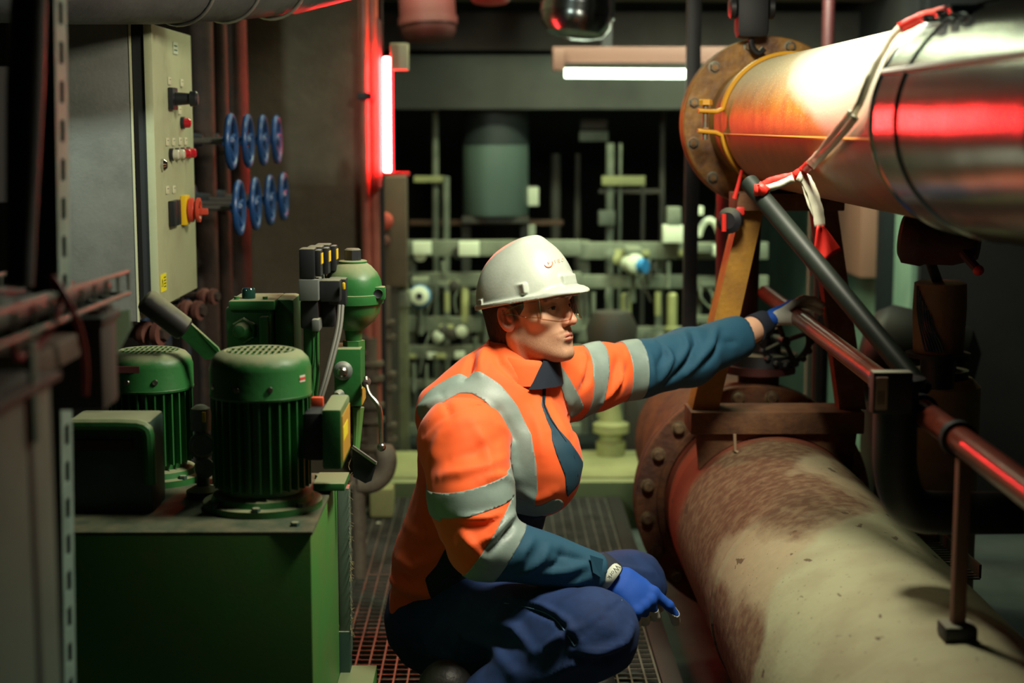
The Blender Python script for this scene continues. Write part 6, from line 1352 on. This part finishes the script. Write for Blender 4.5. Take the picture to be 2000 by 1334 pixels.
# pale plastic cover
M_plast = mat('pale_plastic_cover', (.42, .52, .42), .5)
v0 = [at(203, 612, 2.2), at(254, 604, 2.2), at(256, 640, 2.2), at(230, 690, 2.2), at(206, 700, 2.2)]
nt_ = M_plast.node_tree; tr_ = nt_.nodes.new('ShaderNodeBsdfTranslucent'); tr_.inputs[0].default_value = (.5, .62, .5, 1); mx_ = nt_.nodes.new('ShaderNodeMixShader'); nt_.links.new(nt_.nodes['Principled BSDF'].outputs[0], mx_.inputs[1]); nt_.links.new(tr_.outputs[0], mx_.inputs[2]); nt_.links.new(mx_.outputs[0], nt_.nodes['Material Output'].inputs[0])
t = tag(MB().prism(v0, (0, .004, 0)).build('plastic_cover', M_plast), 'pale translucent plastic cover hanging beside the brown box', 'cover')
# cable ladder
t = thing('cable_ladder', at(120, 600, 1.9), 'metal cable ladder with dark cables crossing the left strut', 'cable ladder')
M_lad = mat('zinc_ladder', (.10, .11, .09), .5, .3)
P0, P1 = at(-120, 650, 1.35), at(250, 530, 2.35); off = V((-.16, .05, .0))
for o_ in (V((0, 0, 0)), off):
    for dz in (0, -.032): MB().tube([P0+o_+V((0, 0, dz)), P1+o_+V((0, 0, dz))], .0035, 8).build('side_wire', M_lad, t)
for k in range(12): p = P0.lerp(P1, k/11); MB().tube([p, p+V((0, 0, -.034)), p+off+V((0, 0, -.034)), p+off], .003, 8).build('rung', M_lad, t)
for k in range(5): MB().tube([P0+off*(.15+.17*k)+V((0, 0, -.02)), P0.lerp(P1, .5)+off*(.18+.16*k)+V((0, 0, -.018)), P0.lerp(P1, .93)+off*(.15+.17*k)+V((0, 0, -.02))], .010, 10, smooth=1).build('cable', M_blkpipe, t)
p = P0.lerp(P1, .75); MB().box(p+off*.5+V((-.02, 0, -.045)), (.22, .03, .02)).build('arm', M_bsteel, t)
# looped red cable
M_rc = mat('red_cable', (.28, .015, .02), .5)
t = tag(MB().tube([at(22, 640, 1.7), at(26, 690, 1.7), at(40, 705, 1.75), at(80, 670, 1.8), at(112, 620, 1.82), at(118, 585, 1.84), at(100, 540, 1.85), at(112, 552, 1.84), at(140, 600, 1.84), at(160, 655, 1.86), at(168, 720, 1.88), at(166, 770, 1.9)], .0042, 10, smooth=3).build('red_cable_loop', M_rc), 'looped red cable draped over the cable ladder at the left', 'cable')
# cabinet in the lower left corner, shelf, pale upright, hanging hose
M_lcab = mat('pale_grey_green_paint', (.13, .19, .15), .6, col2=(.10, .15, .12), nscale=5)
a = at(106, 800, 1.7); t = thing('lower_cabinet', V((a.x-.2, 1.45, -.12)), 'pale grey-green cabinet in the bottom left corner', 'cabinet')
MB().bx((a.x-.6, 1.2, -.12), (a.x, 1.69, at(60, 770, 1.6).z), .004).build('body', M_lcab, t); MB().bx((a.x-.62, 1.18, at(60, 770, 1.6).z), (a.x+.01, 1.70, at(60, 752, 1.6).z), .003).build('top', M_blkpipe, t)
MB().bx((a.x-.004, 1.60, .3), (a.x+.001, 1.615, at(60, 775, 1.6).z)).build('door_gap', M_black, t)
a, b = at(62, 665, 1.62), at(80, 860, 1.62); tag(MB().bx((a.x, 1.6, b.z), (b.x, 1.62, a.z), .003).build('pale_hanger', M_lcab), 'pale flat hanger strip in front of the lower left cabinet', 'strip')
a, b = at(-60, 690, 1.75), at(70, 745, 1.75); t = tag(MB().bx((a.x, 1.75, b.z), (b.x, 2.1, b.z+.03), .004).build('wooden_shelf', mat('brown_shelf_wood', (.17, .10, .07), .7, col2=(.11, .07, .05), nscale=6, stretch=(1, 8, 1))), 'brown wooden shelf above the lower left cabinet', 'shelf')
a = at(-40, 130, 4.6); b = at(46, 395, 4.6); tag(MB().bx((a.x, 4.6, b.z), (b.x, 4.7, a.z)).build('brown_locker', mat('brown_panel_paint', (.075, .052, .045), .8)), 'dim brown locker far left behind the strut', 'locker')
tag(MB().tube([at(58, -40, 1.9), at(48, 200, 1.9), at(42, 420, 1.9), at(38, 560, 1.88)], [.020, .022, .018, .016], 14, smooth=2).build('hanging_hose', M_blkpipe), 'thick black hose hanging left of the slotted strut', 'hose')
tag(MB().tube([at(66, 290, 2.2), at(60, 380, 2.2), at(66, 520, 2.2)], [.003, .006, .004], 8, smooth=2).build('pale_rod', M_strut), 'faint pale rod between hose and strut', 'rod')
